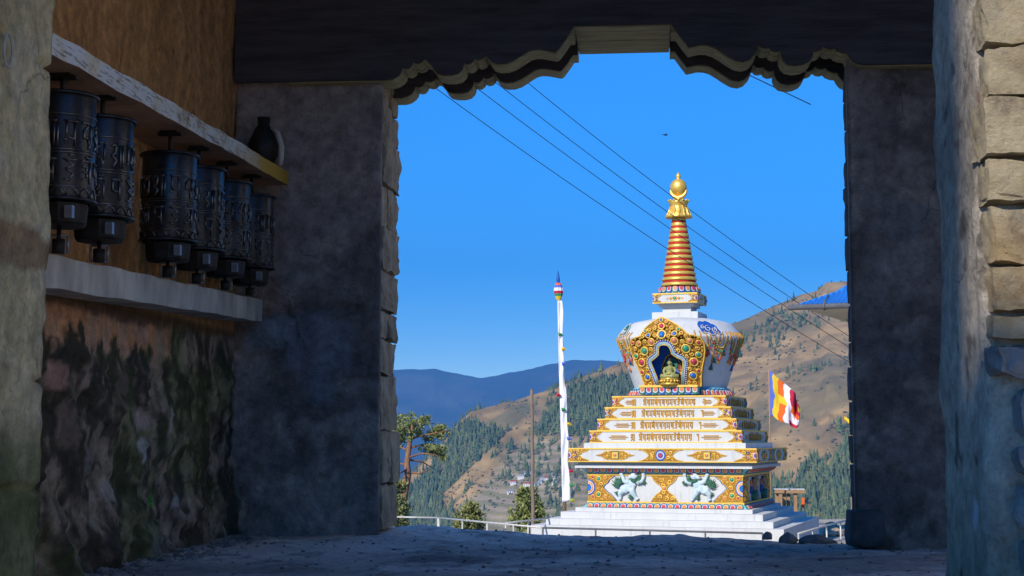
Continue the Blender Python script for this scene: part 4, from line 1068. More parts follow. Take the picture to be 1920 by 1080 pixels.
# ---- left wall: smoke-brown plaster above, flaking orange under the beam, moss and soot below
def lw(U, V):                 # U = y, V = z
    p = W3(U, V, 0 * U)
    low = 1 - sst(0.72, 0.92, V + 0.08 * fbm(p * 6, 3, 3))
    d = 0.020 * fbm(p * 2.5, 4, 1) + (0.010 + 0.035 * low) * fbm(p * 7, 5, 2) + 0.035 * low * np.abs(fbm(p * 16, 4, 4)) + 0.10 * (1 - sst(-0.1, 0.25, V)) * (0.5 + fbm(p * 5, 3, 6))
    return W3(XL + d, U, V)
def lwc(U, V, P):
    p = W3(U, V, 0 * U); n = fbm(p * 3, 5, 7) * 0.5 + 0.5; n2 = fbm(W3(U * 9, V * 6, 0 * U), 5, 8) * 0.5 + 0.5; st_ = fbm(W3(U * 14, V * 1.2, 0 * U), 4, 9) * 0.5 + 0.5
    c = lerp3((0.76, 0.39, 0.15), (0.60, 0.29, 0.105), sst(0.3, 0.7, st_))
    e = V + 0.16 * (n2 - 0.5) + 0.10 * (n - 0.5)
    orange = lerp3((0.78, 0.37, 0.16), (0.68, 0.40, 0.25), sst(0.35, 0.65, n2)) 
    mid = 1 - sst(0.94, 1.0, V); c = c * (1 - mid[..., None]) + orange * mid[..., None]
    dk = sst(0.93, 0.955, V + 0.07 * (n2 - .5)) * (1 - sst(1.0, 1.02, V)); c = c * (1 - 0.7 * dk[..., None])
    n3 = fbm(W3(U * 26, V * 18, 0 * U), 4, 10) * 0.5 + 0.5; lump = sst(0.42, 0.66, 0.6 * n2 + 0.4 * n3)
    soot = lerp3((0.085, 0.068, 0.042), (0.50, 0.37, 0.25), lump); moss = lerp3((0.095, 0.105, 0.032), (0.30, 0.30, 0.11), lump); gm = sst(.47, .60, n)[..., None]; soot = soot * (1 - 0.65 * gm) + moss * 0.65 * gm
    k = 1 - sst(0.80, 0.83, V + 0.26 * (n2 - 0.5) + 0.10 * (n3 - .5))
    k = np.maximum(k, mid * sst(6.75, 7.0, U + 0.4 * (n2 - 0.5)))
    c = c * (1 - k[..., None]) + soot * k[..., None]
    for x, y, r1, r2, col in ((268, 785, 0.09, 0.06, (0.66, 0.48, 0.38)), (268, 845, 0.06, 0.06, (0.55, 0.52, 0.42)), (115, 705, 0.12, 0.06, (0.58, 0.34, 0.24)), (318, 790, .04, .06, (.56, .48, .4)), (205, 920, 0.08, 0.05, (0.55, 0.46, 0.36)), (130, 800, 0.10, 0.10, (0.24, 0.17, 0.12)), (330, 940, .07, .04, (.52, .47, .42)), (235, 720, .06, .05, (.25, .18, .13)), (170, 870, .06, .05, (.3, .26, .22))):
        w = PX(x, y, XL + 0.02); m = patch(U, V, w.y, w.z, r1, r2, x); c = c * (1 - m[..., None]) + np.array(col) * m[..., None]
    foot = sst(0.55, 0.75, n2) * (1 - sst(-0.02, 0.12, V)); c = c * (1 - foot[..., None]) + np.array((0.20, 0.19, 0.17)) * foot[..., None]
    return c
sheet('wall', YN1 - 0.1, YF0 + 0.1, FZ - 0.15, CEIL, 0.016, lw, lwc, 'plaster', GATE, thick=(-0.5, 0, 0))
# ---- right wall (behind the pier)
def flat_c(c1, c2, sc=3, seed=0):
    return lambda U, V, P: lerp3(c1, c2, sst(0.3, 0.7, fbm(W3(U * sc, V * sc, 0 * U), 5, seed) * 0.5 + 0.5))
def rw(U, V): return W3(XR + 0.02 * fbm(W3(U * 4, V * 4, 0 * U), 4, 5), U, V)
for y0_, y1_, z0_, z1_ in ((YN1 - 0.1, 4.65, FZ - 0.15, CEIL), (7.75, YF0 + 0.1, FZ - 0.15, CEIL), (4.652, 7.748, 3.5, CEIL), (4.652, 7.748, FZ - 0.15, 0.05)):   # unseen wide side opening, added to let daylight in
    sheet('wall', y0_, y1_, z0_, z1_, 0.06, rw, flat_c((0.32, 0.25, 0.19), (0.2, 0.16, 0.12)), 'plaster', GATE, thick=(0.5, 0, 0))
# ---- far wall, either side of the doorway
XD0 = PY(708, 600, YF0).x; XD1 = PY(1600, 600, YF0).x; XB0 = PY(742, 600, YF1).x; XB1 = PY(1598, 600, YF1).x
ZL = PY(708, 152, YF0).z
def fwc(U, V, P):
    p = W3(U, V, 0 * U); n = fbm(p * 2.2, 5, 17) * 0.5 + 0.5; n2 = fbm(p * 6, 5, 18) * 0.5 + 0.5
    c = lerp3((0.44, 0.345, 0.29), (0.25, 0.195, 0.165), sst(0.3, 0.65, n))
    m = sst(0.56, 0.70, n2 + 0.15 * (n - .5)); c = c * (1 - 0.6 * m[..., None]) + np.array((0.58, 0.46, 0.37)) * 0.6 * m[..., None]
    for x, z, r1, r2, col in ((-1.6, 0.72, 0.20, 0.06, (0.40, 0.33, 0.28)), (-1.95, 1.0, 0.18, 0.10, (0.33, 0.33, 0.33)), (-1.75, 0.9, 0.2, 0.25, (0.30, 0.28, 0.29)), (1.3, 1.55, 0.15, 0.12, (0.33, 0.29, 0.26)), (1.25, 0.85, 0.12, 0.05, (0.30, 0.27, 0.25))):
        k = patch(U, V, x, z, r1, r2, int(x * 10) + 40); c = c * (1 - k[..., None]) + np.array(col) * k[..., None]
    return c
def fw(U, V):
    p = W3(U, V, 0 * U); d = 0.03 * fbm(p * 2.4, 4, 15) + 0.03 * fbm(p * 8, 5, 16)
    crack = np.exp(-((V - 1.13 - 0.03 * fbm(p * 5, 3, 19)) / 0.02) ** 2) * (1 - sst(-1.55, -1.5, U)) * 0.05
    return W3(U, YF0 - d * 0.8 + crack + 0.02, V)
sheet('wall', XL, XD0 + 0.005, FZ - 0.15, CEIL, 0.02, fw, fwc, 'plaster', GATE, thick=(0, 0.055, 0))
for xa, xb in ((XL - 0.4, XD0 - 0.165), (XD1 + 0.27, XR + 0.4)):
    b = MB(); b.box(xa, xb, YF0 + 0.08, YF1, FZ - 0.3, 2.3); b.build('wall_core', 'mortar', GATE)
sheet('wall', XD1 - 0.005, XR, FZ - 0.15, CEIL, 0.02, fw, fwc, 'plaster', GATE, thick=(0, 0.055, 0))
b = MB(); b.box(XL - 0.4, XR + 0.4, YF0 + 0.19, YF1 - 0.19, 2.62, CEIL); b.build('wall_core', 'mortar', GATE)
# ---- jamb stones of the doorway, each block its own
jl = MB(); jl.box(XD0 - 0.16, XD0 - 0.03, YF0 + 0.075, YF1 - 0.04, FZ - 0.2, ZL); jamb = jl.build('jamb', 'mortar', GATE)
yy = [990, 906, 806, 702, 636, 583, 508, 428, 352, 262, 205, 150]
for i, (a, c) in enumerate(zip(yy, yy[1:])):
    z0 = PY(720, a, YF0 + 0.25).z; z1 = PY(720, c, YF0 + 0.25).z; j = random.uniform(-0.012, 0.012)
    sp = random.uniform(0.2, 0.36) if i % 3 == 1 else None
    x1 = XD0 + 0.012 + j; zlo = max(z0, FZ - 0.1)
    if sp:
        rough_stone('stone', XD0 - 0.16, x1, YF0 + 0.07, YF0 + sp + 0.04, zlo, z1 - 0.006, 'jamb_stone', jamb, i, 0.014, 0.04, 9)
        rough_stone('stone', XD0 - 0.16, x1 + 0.008, YF0 + sp + 0.046, YF1 + 0.02, zlo, z1 - 0.006, 'jamb_stone', jamb, i + 50, 0.014, 0.04, 9)
    else: rough_stone('stone', XD0 - 0.16, x1, YF0 + 0.07, YF1 + 0.02, zlo, z1 - 0.006, 'jamb_stone', jamb, i, 0.014, 0.04, 9)
jr = MB(); jr.add([(XD1 + .05, YF0 + .05, FZ - .2), (XD1 + .4, YF0 + .05, FZ - .2), (XD1 + .4, YF1, FZ - .2), (XB1 + .05, YF1, FZ - .2)] + [(XD1 + .05, YF0 + .05, 2.5), (XD1 + .4, YF0 + .05, 2.5), (XD1 + .4, YF1, 2.5), (XB1 + .05, YF1, 2.5)],
                  [(0, 1, 2, 3), (4, 7, 6, 5), (0, 4, 5, 1), (1, 5, 6, 2), (2, 6, 7, 3), (3, 7, 4, 0)]); jamb2 = jr.build('jamb', 'mortar', GATE)
z = FZ - 0.1; i = 0
while z < 2.32:
    h = random.uniform(0.11, 0.2); j = random.uniform(-0.006, 0.006)
    rough_stone('stone', XD1 + 0.004 + j, XD1 + 0.25, YF0 + 0.085, YF0 + 0.30, z, z + h - 0.005, 'dark_stone', jamb2, i, 0.010, 0.12)
    rough_stone('stone', XB1 + 0.012 + j, XB1 + 0.3, YF0 + 0.305, YF1 + 0.02, z, z + h - 0.005, 'dark_stone', jamb2, i + 70, 0.010, 0.12)
    z += h; i += 1
# ---- carved lintel boards
zl = [(325, 680), (390, 680), (430, 670), (462, 648), (482, 622), (488, 598), (508, 604), (528, 601), (548, 585), (559, 560), (576, 567), (596, 567), (618, 556), (632, 540), (655, 548), (680, 578), (700, 612), (722, 636), (765, 646), (820, 646), (862, 635), (888, 610), (898, 585), (899, 565), (918, 571), (940, 568), (960, 553), (969, 535), (990, 545), (1015, 540), (1035, 524), (1045, 504),
      (1062, 530), (1085, 558), (1125, 571), (1180, 568), (1230, 550), (1285, 514), (1335, 482), (1370, 473), (1410, 473), (1455, 481), (1512, 491), (1530, 478), (1565, 432), (1602, 376), (1634, 320)]
zr = [(367, 305), (400, 350), (445, 412), (485, 463), (520, 455), (560, 446), (605, 447), (650, 460), (700, 490), (750, 524), (800, 552), (850, 562), (892, 548), (925, 515), (943, 480), (952, 445), (966, 452), (974, 464), (1000, 468), (1026, 462), (1036, 480), (1062, 492), (1088, 490), (1101, 482), (1104, 520), (1118, 553), (1145, 577), (1195, 588), (1250, 580), (1292, 560), (1316, 528), (1320, 492), (1345, 490), (1370, 480), (1391, 457), (1412, 472), (1440, 476), (1464, 468), (1480, 486), (1515, 500), (1548, 503), (1560, 528), (1585, 558), (1625, 578), (1668, 585)]
pl = [(PY(660 + x / 3.84, 20 + y / 3.84, YF1).x, PY(660 + x / 3.84, 20 + y / 3.84, YF1).z) for x, y in zl]
pr = [(PY(1160 + x / 3.84, 20 + y / 3.84, YF1).x, PY(1160 + x / 3.84, 20 + y / 3.84, YF1).z) for x, y in zr]
zmid = (pl[-1][1] + pr[0][1]) / 2
fnl = lambda u, v, d: (u, d, v)
def board(name, x0, x1, pts, y0, y1, ztop, mat='old_wood'):
    b = MB(); poly = [(x0, pts[0][1])] + pts + [(x1, pts[-1][1]), (x1, ztop), (x0, ztop)]
    if abs(poly[0][0] - pts[0][0]) < 1e-4: poly = poly[1:]
    b.prism(poly, fnl, y0, y1); return b.build(name, mat, GATE)
# near boards (shifted so that they meet the near edge of the opening) and far boards
nl = [(x + (XD0 - pl[0][0]) * (1 - i / len(pl)), z_) for i, (x, z_) in enumerate(pl)]
board('lintel_board', XL + 0.3, nl[-1][0] - 0.0, nl[:-1], YF0 - 0.035, YF0 + 0.15, zmid + 0.03, 'old_wood')
board('lintel_board', pr[0][0], XR - 0.2, pr[1:], YF0 - 0.035, YF0 + 0.15, zmid + 0.03, 'old_wood')
board('lintel_board', XL + 0.3, pl[-1][0], pl[:-1], YF1 - 0.16, YF1 + 0.0, zmid + 0.03, 'old_wood')
board('lintel_board', pr[0][0], XR - 0.2, pr[1:], YF1 - 0.16, YF1 + 0.0, zmid + 0.03, 'old_wood')
# soot-dark face boards over the near side of the lintel
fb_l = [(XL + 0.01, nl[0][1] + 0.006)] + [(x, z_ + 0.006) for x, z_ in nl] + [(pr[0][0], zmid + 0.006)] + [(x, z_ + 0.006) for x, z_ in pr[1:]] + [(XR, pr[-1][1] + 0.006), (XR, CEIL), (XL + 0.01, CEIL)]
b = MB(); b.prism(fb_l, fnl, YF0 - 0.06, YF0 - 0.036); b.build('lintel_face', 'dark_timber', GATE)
for pts_, xa, xb in ((pl[:-1], XL + 0.3, pl[-1][0]), (pr[1:], pr[0][0], XR - 0.2)):
    b = MB(); poly = [(xa, pts_[0][1] + 0.004)] + [(x, z_ + 0.004) for x, z_ in pts_] + [(xb, pts_[-1][1] + 0.004), (xb, zmid + 0.028), (xa, zmid + 0.028)]
    b.prism(poly, fnl, YF1 - 0.176, YF1 - 0.161); b.build('lintel_face', 'dark_timber', GATE)  # dark panels put the shade of the gap between the boards into colour
b = MB(); b.box(pl[-1][0] - 0.05, pr[0][0] + 0.05, YF0 - 0.03, YF1 + 0.01, zmid + 0.031, zmid + 0.16); b.build('lintel_beam', 'old_wood', GATE)
b = MB()
for i in range(4):
    y0 = YF0 - 0.034 + i * 0.145; b = MB(); b.box(pl[-1][0] + 0.004, pr[0][0] - 0.004, y0, y0 + 0.141, zmid + 0.002 * (i % 2), zmid + 0.029); b.build('lintel_plank', 'old_wood', GATE)
# ---- ceiling planks and roof
for i in range(12):
    y0 = YN1 - 0.1 + i * 0.31; b = MB(); b.box(XL - 0.2, XR + 0.2, y0, y0 + 0.3, CEIL, CEIL + 0.05); b.build('ceiling_plank', 'dark_timber', GATE)
b = MB(); b.box(XL - 0.8, XR + 0.8, YN0 - 0.15, YF1 + 0.15, CEIL + 0.06, CEIL + 0.35); b.build('roof_slab', 'dark_stone', GATE)
# ---- near wall: left pier (its inner face shows), right pier of stone blocks, lintel above
XP0 = PY(82, 600, YN1).x; XP1 = PY(1842, 540, YN0).x
def lp(U, V):                 # U = y, V = z
    p = W3(U, V, 0 * U); d = 0.012 * fbm(p * 3, 4, 25) + 0.012 * fbm(p * 11, 5, 26)
    blk = np.abs(((V + 0.03 * fbm(p * 4, 3, 27)) / 0.31) % 1 - 0.5); d = d - 0.022 * sst(0.455, 0.49, blk) * (vnoise(p * 2.2, 28) > 0.42)
    return W3(XP0 + d, U, V)
def lpc(U, V, P):
    p = W3(U, V, 0 * U); n = fbm(p * 3.3, 5, 29) * 0.5 + 0.5; n2 = fbm(p * 9, 4, 30) * 0.5 + 0.5
    c = lerp3((0.76, 0.63, 0.36), (0.56, 0.45, 0.24), sst(0.3, 0.7, n)); c = c * (1 - 0.35 * sst(.55, .7, n2)[..., None]) + np.array((0.66, 0.60, 0.48)) * 0.35 * sst(.55, .7, n2)[..., None]
    m = patch(U, V, 4.2, 0.98, 0.3, 0.07, 3); c = c * (1 - m[..., None]) + np.array((0.42, 0.28, 0.15)) * m[..., None]
    k = 1 - sst(0.36, 0.52, V + 0.25 * (n - 0.5)); moss = lerp3((0.12, 0.145, 0.045), (0.24, 0.25, 0.105), sst(0.4, 0.65, n2)); c = c * (1 - 0.9 * k[..., None]) + moss * 0.9 * k[..., None]
    return c
pier = sheet('pier', YN0, YN1, -1.4, CEIL, 0.012, lp, lpc, 'plaster', GATE, thick=(-1.6, 0, 0))
# faded painted figure on that pier
b = MB(); n = 20; c0 = PX(15, 95, XP0 + 0.015)
b.tube([(XP0 + 0.016, c0.y + 0.028 * math.cos(a), c0.z + 0.045 * math.sin(a)) for a in [2 * math.pi * j / n for j in range(n)]], 0.004, 4, closed=True); b.build('painted_mark', 'faded_paint', pier)
# right pier
def rp(U, V):                 # inner face, U = y (0..1 from near edge), V = z
    p = W3(U, V, 0 * U); d = 0.014 * fbm(p * 3.2, 4, 35) + 0.008 * fbm(p * 14, 4, 36)
    bulge = 0.03 * np.exp(-((U - YN0) / 0.10) ** 2) * (0.3 + fbm(p * 3.5, 3, 37)) 
    rnd_ = 0.05 * (1 - sst(0, 0.09, U - YN0)) ** 2
    return W3(XP1 - d - bulge + rnd_ + 0.012, U, V)
def rpc(U, V, P):
    p = W3(U, V, 0 * U); n = fbm(p * 3.3, 5, 39) * 0.5 + 0.5; n2 = fbm(p * 10, 4, 40) * 0.5 + 0.5
    c = lerp3((0.60, 0.50, 0.37), (0.43, 0.35, 0.26), sst(0.3, 0.7, n))
    k = (1 - sst(-0.05, 0.5, V + 0.3 * (n - 0.5))); c = c * (1 - 0.6 * k[..., None]) + np.array((0.13, 0.16, 0.10)) * 0.6 * k[..., None]
    pit = sst(0.68, 0.76, n2); c = c * (1 - 0.6 * pit[..., None])
    for x, y, r1, r2 in ((1826, 180, 0.05, 0.028), (1789, 232, 0.02, 0.02), (1765, 270, 0.015, 0.02)):
        q = PX(x, y, XP1); m = patch(U, V, q.y, q.z, r1, r2, 2); c = c * (1 - 0.8 * m[..., None]) + np.array((0.30, 0.02, 0.02)) * 0.8 * m[..., None]
    m = patch(U, V, PX(1822, 965, XP1).y, PX(1822, 965, XP1).z, .04, .04, 5); c = c * (1 - m[..., None]) + np.array((0.5, 0.5, 0.48)) * m[..., None]
    return c
pier2 = sheet('pier', YN0 + 0.012, YN1, -1.4, CEIL, 0.012, rp, rpc, 'plaster', GATE, thick=(1.9, 0, 0))
rows = [-110, -20, 92, 188, 300, 388, 498, 588, 640, 715, 828, 900, 1000, 1090, 1180, 1290, 1400, 1500]
for i, (a, c) in enumerate(zip(rows, rows[1:])):
    z1 = PY(1880, a, YN0).z; z0 = PY(1880, c, YN0).z; x = XP1 + 0.012 + (0.05 if i > 8 else 0) + random.uniform(-0.006, 0.006); k = 0
    while x < XP1 + 1.0:
        w = random.uniform(0.20, 0.40) if k else random.uniform(0.16, 0.3)
        lo = i > 7
        rough_stone('stone', x, x + w - 0.012, YN0 - (0.035 if not lo else 0.05) - random.uniform(0, 0.015), YN0 + 0.12, z0 + (0.006 if not lo else 0.012), z1 - (0.004 if not lo else 0.012), 'stone' if not lo else 'rock', pier2, i * 7 + k, 0.009 if not lo else 0.016, 0.03 if not lo else 0.4, 11 if k < 2 else 3)
        x += w; k += 1
b = MB(); b.box(XP0, XP1, YN0 + 0.05, YN1 - 0.02, 3.6, CEIL); b.build('near_lintel', 'dark_timber', GATE)
# ---- concrete shelf above the wheels and beam below them
def bar(name, pn, pf, h, xb, mat, dn):
    """pn, pf: front top edge at the near and far end"""
    b = MB(); V = []
    n = 26; rng = random.Random(4)
    for i in range(n + 1):
        t = i / n; y = pn.y + (pf.y - pn.y) * t; z = pn.z + (pf.z - pn.z) * t; x = pn.x + (pf.x - pn.x) * t
        e = rng.uniform(-0.004, 0.004); e2 = rng.uniform(-0.004, 0.004)
        V += [(x + e, y, z + e2), (x + e2, y, z - h + e), (xb, y, z - h + dn), (xb, y, z)]
    Fq = []
    for i in range(n):
        for j in range(4): Fq.append((i * 4 + j, i * 4 + (j + 1) % 4, (i + 1) * 4 + (j + 1) % 4, (i + 1) * 4 + j))
    Fq += [(0, 1, 2, 3), (n * 4 + 3, n * 4 + 2, n * 4 + 1, n * 4)]
    b.add(V, Fq); return b.build(name, mat, GATE)
m, nt, bs_ = newmat('shelf_paint')
co = coords(nt); sp_ = N(nt, 'ShaderNodeSeparateXYZ'); nt.links.new(co, sp_.inputs[0])
n1 = tnoise(nt, co, 5, 8, 0.7); n2 = tnoise(nt, coords(nt, 'Object', (1, 3, 30)), 4, 6, 0.6)
base = ramp(nt, n1, [(0.36, (0.30, 0.20, 0.12)), (0.46, (0.72, 0.66, 0.50)), (0.56, (0.74, 0.74, 0.72))])
base = mixc(nt, base, ramp(nt, n2, [(0.38, (0.25, 0.2, 0.16)), (0.47, (1, 1, 1))]), 0.8, 'MULTIPLY')
# the far end was painted yellow
yl = N(nt, 'ShaderNodeMapRange'); yl.inputs['From Min'].default_value = 6.9; yl.inputs['From Max'].default_value = 7.5; nt.links.new(sp_.outputs[1], yl.inputs[0])
base = mixc(nt, base, (0.62, 0.36, 0.04), yl.outputs[0])
nt.links.new(base, bs_.inputs['Base Color']); bs_.inputs['Roughness'].default_value = 0.7; bump(nt, bs_, n1, 0.5, 0.01)
M('shelf_under', (0.62, 0.36, 0.20), (0.36, 0.20, 0.12), 5, 0.9, 0.5, 0.01)
M('beam_concrete', (0.78, 0.71, 0.58), (0.34, 0.30, 0.25), 4.5, 0.85, 0.7, 0.015, 26, scale=(1, 1.4, 0.55))
XS = PY(540, 330, YF0 - 0.02).x
pn = PX(60, 36, XS); pf = PX(541, 322, XS); pf.y = min(pf.y, YF0)
sh = bar('shelf', pn, pf, 0.072, XL + 0.0, 'shelf_paint', 0.0); sh.data.materials.append(MATS['shelf_under'])
for p_ in sh.data.polygons:
    if abs(p_.normal.z) > 0.8: p_.material_index = 1
XB = PY(491, 562, YF0 - 0.02).x
bn = PX(30, 463, XB); bf = PX(492, 562, XB)
bar('beam', bn, bf, 0.115, XL, 'beam_concrete', 0.0)
def shelf_z(y): return pn.z + (pf.z - pn.z) * (y - pn.y) / (pf.y - pn.y)
def beam_z(y): return bn.z + (bf.z - bn.z) * (y - bn.y) / (bf.y - bn.y)

# ================================================================== FLOOR OF THE PASSAGE
def fl(U, V):
    p = W3(U, V, 0 * U)
    d = 0.022 * fbm(p * 1.6, 4, 101) + 0.010 * fbm(p * 5, 4, 102) + 0.010 * np.clip(fbm(p * 13, 3, 103) - 0.25, 0, 1) * 2
    d = d - 0.03 * np.clip(U, -0.5, 1.2) * sst(7.5, 8.6, V) * 0.6
    d = d - 0.042 * sst(-1.3, -0.3, U) * sst(6.6, 8.3, V)
    edge = sst(8.75, 9.4, V + 0.25 * fbm(p * 3, 3, 104)); front = 1 - sst(2.7, 3.4, V)
    return W3(U, V, FZ + d - 0.5 * edge - 0.55 * front)
def flc(U, V, P):
    p = W3(U, V, 0 * U); n = fbm(W3(U * 1.3, V * 3, 0 * U), 5, 105) * 0.5 + 0.5; n2 = fbm(p * 10, 4, 106) * 0.5 + 0.5
    c = lerp3((0.70, 0.60, 0.53), (0.52, 0.44, 0.38), sst(0.3, 0.7, n)); tr_ = fbm(W3(U * 0.8, V * 0.9, 0 * U), 4, 108) * 0.5 + 0.5; c = c * (0.72 + 0.5 * sst(0.35, 0.65, tr_))[..., None]; k = sst(0.60, 0.70, n2); c = c * (1 - 0.55 * k[..., None]) + np.array((0.20, 0.17, 0.16)) * 0.55 * k[..., None]
    for x, y, r1, r2 in ((-0.55, 7.35, 0.22, 0.12), (-0.85, 6.6, 0.25, 0.14), (0.2, 7.7, .12, .08), (0.9, 6.9, 0.2, .1)):
        m = patch(U, V, x, y, r1, r2, 7); c = c * (1 - 0.65 * m[..., None]) + np.array((0.16, 0.115, 0.105)) * 0.65 * m[..., None]
    return c
f_ = sheet('passage_floor', XL - 0.05, XR + 0.05, 2.6, 9.6, 0.022, fl, flc, 'rough_ground'); tag(f_, kind='structure')

# ================================================================== PRAYER WHEELS
def wheel_parts():
    parts = {}
    r, h = 0.113, 0.365
    b = MB(); b.lathe([(0, 0), (r * 0.98, 0), (r, 0.006), (r, h - 0.006), (r * 0.98, h), (0.02, h + 0.012), (0, h + 0.012)], 40); parts['drum'] = (b, 'wheel_metal')
    for nm, z in (('bottom_rim', 0.0), ('top_rim', h - 0.004)):
        b = MB(); b.lathe([(r * 0.9, z - 0.006), (r + 0.010, z - 0.006), (r + 0.012, z), (r + 0.008, z + 0.006), (r * 0.9, z + 0.006)], 40)
        parts[nm] = (b, 'wheel_metal')
    b = MB(); names = list(GL)
    for row, (z0, hh) in enumerate(((0.055, 0.075), (0.175, 0.085))):
        nseg = 11
        for i in range(nseg):
            g = GL[names[(i * 3 + row * 4) % len(names)]]
            for stt in g:
                pts = []
                for (xa, ya), (xb, yb) in zip(stt, stt[1:]):
                    for t in (0, 0.5, 1): pts.append((xa + (xb - xa) * t, ya + (yb - ya) * t))
                P_ = []
                for (u, v) in pts:
                    a = (i + 0.12 + u * 0.72) * 2 * math.pi / nseg; q = (r + 0.002) ; P_.append((q * math.cos(a), q * math.sin(a), z0 + v * hh))
                b.tube(P_, 0.0042, 5)
    for z in (0.155, 0.165, 0.285, 0.04): b.tube([((r + 0.001) * math.cos(a), (r + 0.001) * math.sin(a), z) for a in [2 * math.pi * j / 40 for j in range(40)]], 0.003, 4, closed=True)
    for i in range(14):
        a0 = i * 2 * math.pi / 14; b.tube([((r + 0.002) * math.cos(a0 + q * 0.2), (r + 0.002) * math.sin(a0 + q * 0.2), 0.008 + 0.028 * (1 - q * q)) for q in (-1, -0.6, 0, 0.6, 1)], 0.0035, 4)
    parts['raised_lettering'] = (b, 'wheel_relief')
    b = MB(); b.lathe([(0, -0.085), (0.085, -0.085), (0.092, -0.075), (0.098, -0.012), (0.05, -0.006), (0, -0.006)], 10, smooth=False); parts['base'] = (b, 'iron')
    b = MB(); b.box(0.060, 0.086, -0.112, -0.088, -0.070, -0.028); parts['tab'] = (b, 'bright_iron')
    return parts
WP = wheel_parts(); WM = {k: v[0].mesh(k, v[1]) for k, v in WP.items()}
ords = ['nearest prayer wheel, partly behind the left pier', 'second dark prayer wheel from the left pier', 'third prayer wheel from the left pier, after the wide gap', 'fourth dark prayer wheel from the left pier', 'fifth prayer wheel from the left pier, next to last', 'last prayer wheel, deepest in the dark corner']
XW = -2.0
for i, (x, yc) in enumerate(((115, 280), (190, 318), (317, 372), (371, 394), (424, 415), (470, 436))):
    c = PX(x, yc, XW); y = c.y; zs_, zb0 = shelf_z(y) - 0.072, beam_z(y)
    z0 = c.z - 0.182
    t = empty('prayer_drum', (XW, y, zb0), 0.5 + i * 0.8, ords[i], 'prayer wheel', 'row of prayer wheels along the left wall')
    dz = z0 - zb0
    for k, me in WM.items():
        o = link(k, me, t, (0, 0, dz))
        if k == 'base': o.rotation_euler = (0, 0, -0.5 - i * 0.8)
        if k == 'tab': o.rotation_euler = (0, 0, -0.5 - i * 0.8)
    b = MB(); b.tube([(0, 0, 0.0), (0, 0, dz - 0.08)], 0.008, 8); b.build('axle', 'iron', t)
    b = MB(); b.tube([(0, 0, dz + 0.37), (0, 0, zs_ - zb0 + 0.002)], 0.009, 8); b.build('axle', 'iron', t)
    b = MB(); e = zs_ - zb0; b.box(-0.035, 0.035, -0.035, 0.035, e - 0.006, e + 0.002); b.box(-0.05, 0.05, -0.012, 0.012, e - 0.016, e - 0.006); o = b.build('bracket', 'iron', t); o.rotation_euler = (0, 0, -0.5 - i * 0.8)
    b = MB(); w_ = 0.030; hh = min(0.062, dz - 0.09); pts = [(-w_, 0, 0.004), (w_, 0, 0.004), (w_, 0, hh), (-w_, 0, hh)]
    for a_, c_ in zip(pts, pts[1:] + pts[:1]): b.tube([a_, c_], 0.0045, 6)
    o = b.build('handle_loop', 'bright_iron', t); o.rotation_euler = (0, 0, -0.5 - i * 0.8 + 0.25)
    b = MB(); b.lathe([(0, 0), (0.022, 0), (0.022, hh * 0.8), (0, hh * 0.8)], 8); b.build('bearing', 'iron', t)

# ---- grit and crumbled plaster on the floor: nobody could count it
g = np.random.default_rng(17); V = []; Q = []
bm = bmesh.new(); bmesh.ops.create_icosphere(bm, subdivisions=1, radius=1)
tv = np.array([v.co for v in bm.verts]); tf = np.array([[v.index for v in f.verts] for f in bm.faces]); bm.free()
for i in range(900):
    y = g.uniform(4.6, 8.7); near_wall = g.random() < 0.45
    x = XL + 0.08 + abs(g.normal()) * 0.14 if near_wall else g.uniform(XL + 0.1, XR - 0.3)
    if y > 7.9 and not (XD0 < x < XD1): continue
    z = float(fl(np.array([x]), np.array([y]))[0, 2]); s_ = g.uniform(0.003, 0.010) * (2.2 if near_wall and g.random() < 0.35 else 1)
    o_ = len(V) * 12; V.append(tv * g.uniform(0.6, 1.3, (12, 1)) * s_ * np.array((1.2, 1.2, 0.7)) + np.array((x, y, z + s_ * 0.3))); Q.append(tf + o_)
me = bigmesh('floor_grit', np.concatenate(V), np.concatenate(Q), 'rock', None, False)
tag(link('floor_grit', me), 'grit and crumbled plaster strewn over the passage floor', 'grit', kind='stuff')
# ---- small things in the passage
def rock(x, y, z, sx_, sy_, sz_, lab, mat='rock', seed=0, cat='rock'):
    bm = bmesh.new(); bmesh.ops.create_icosphere(bm, subdivisions=3, radius=1)
    for v in bm.verts:
        n_ = mnoise.noise_vector(v.co * 1.4 + Vector((seed * 5.1, 0, 0))); p = v.co + n_ * 0.35 + mnoise.noise_vector(v.co * 4) * 0.07
        v.co = Vector((p.x * sx_, p.y * sy_, max(p.z, -0.55) * sz_))
    me = bpy.data.meshes.new('rock'); bm.to_mesh(me); bm.free(); me.materials.append(MATS[mat])
    for p in me.polygons: p.use_smooth = True
    o = link('rock', me, None, (x, y, z)); tag(o, lab, cat); return o
q = PZ(436, 985, FZ); rock(q.x, min(q.y, 7.75), FZ + 0.03, 0.075, 0.06, 0.05, 'pale flat rock on the floor in the far left corner', seed=1)
q = PY(1440, 1000, 8.55); rock(q.x, 8.6, q.z - 0.022, 0.026, 0.03, 0.028, 'small dark stone on the sill in front of the stupa steps', 'rock', 2)
q = PY(1478, 1000, 8.6); rock(q.x, 8.62, q.z - 0.038, 0.05, 0.05, 0.04, 'larger dark stone on the sill at the right of the doorway', 'rock', 3)
q = PY(1532, 1002, 8.6); rock(q.x, 8.65, q.z - 0.05, 0.10, 0.07, 0.04, 'low dark lump of earth on the sill near the right jamb', 'rock', 4)
o = rough_stone('stone_block', XD1 - 0.045, XD1 + 0.12, YF0 - 0.10, YF0 + 0.16, FZ - 0.03, PY(1590, 958, YF0).z, 'dark_stone', None, 3, 0.012, 0.2); tag(o, 'square dark stone block at the foot of the right door jamb', 'stone')
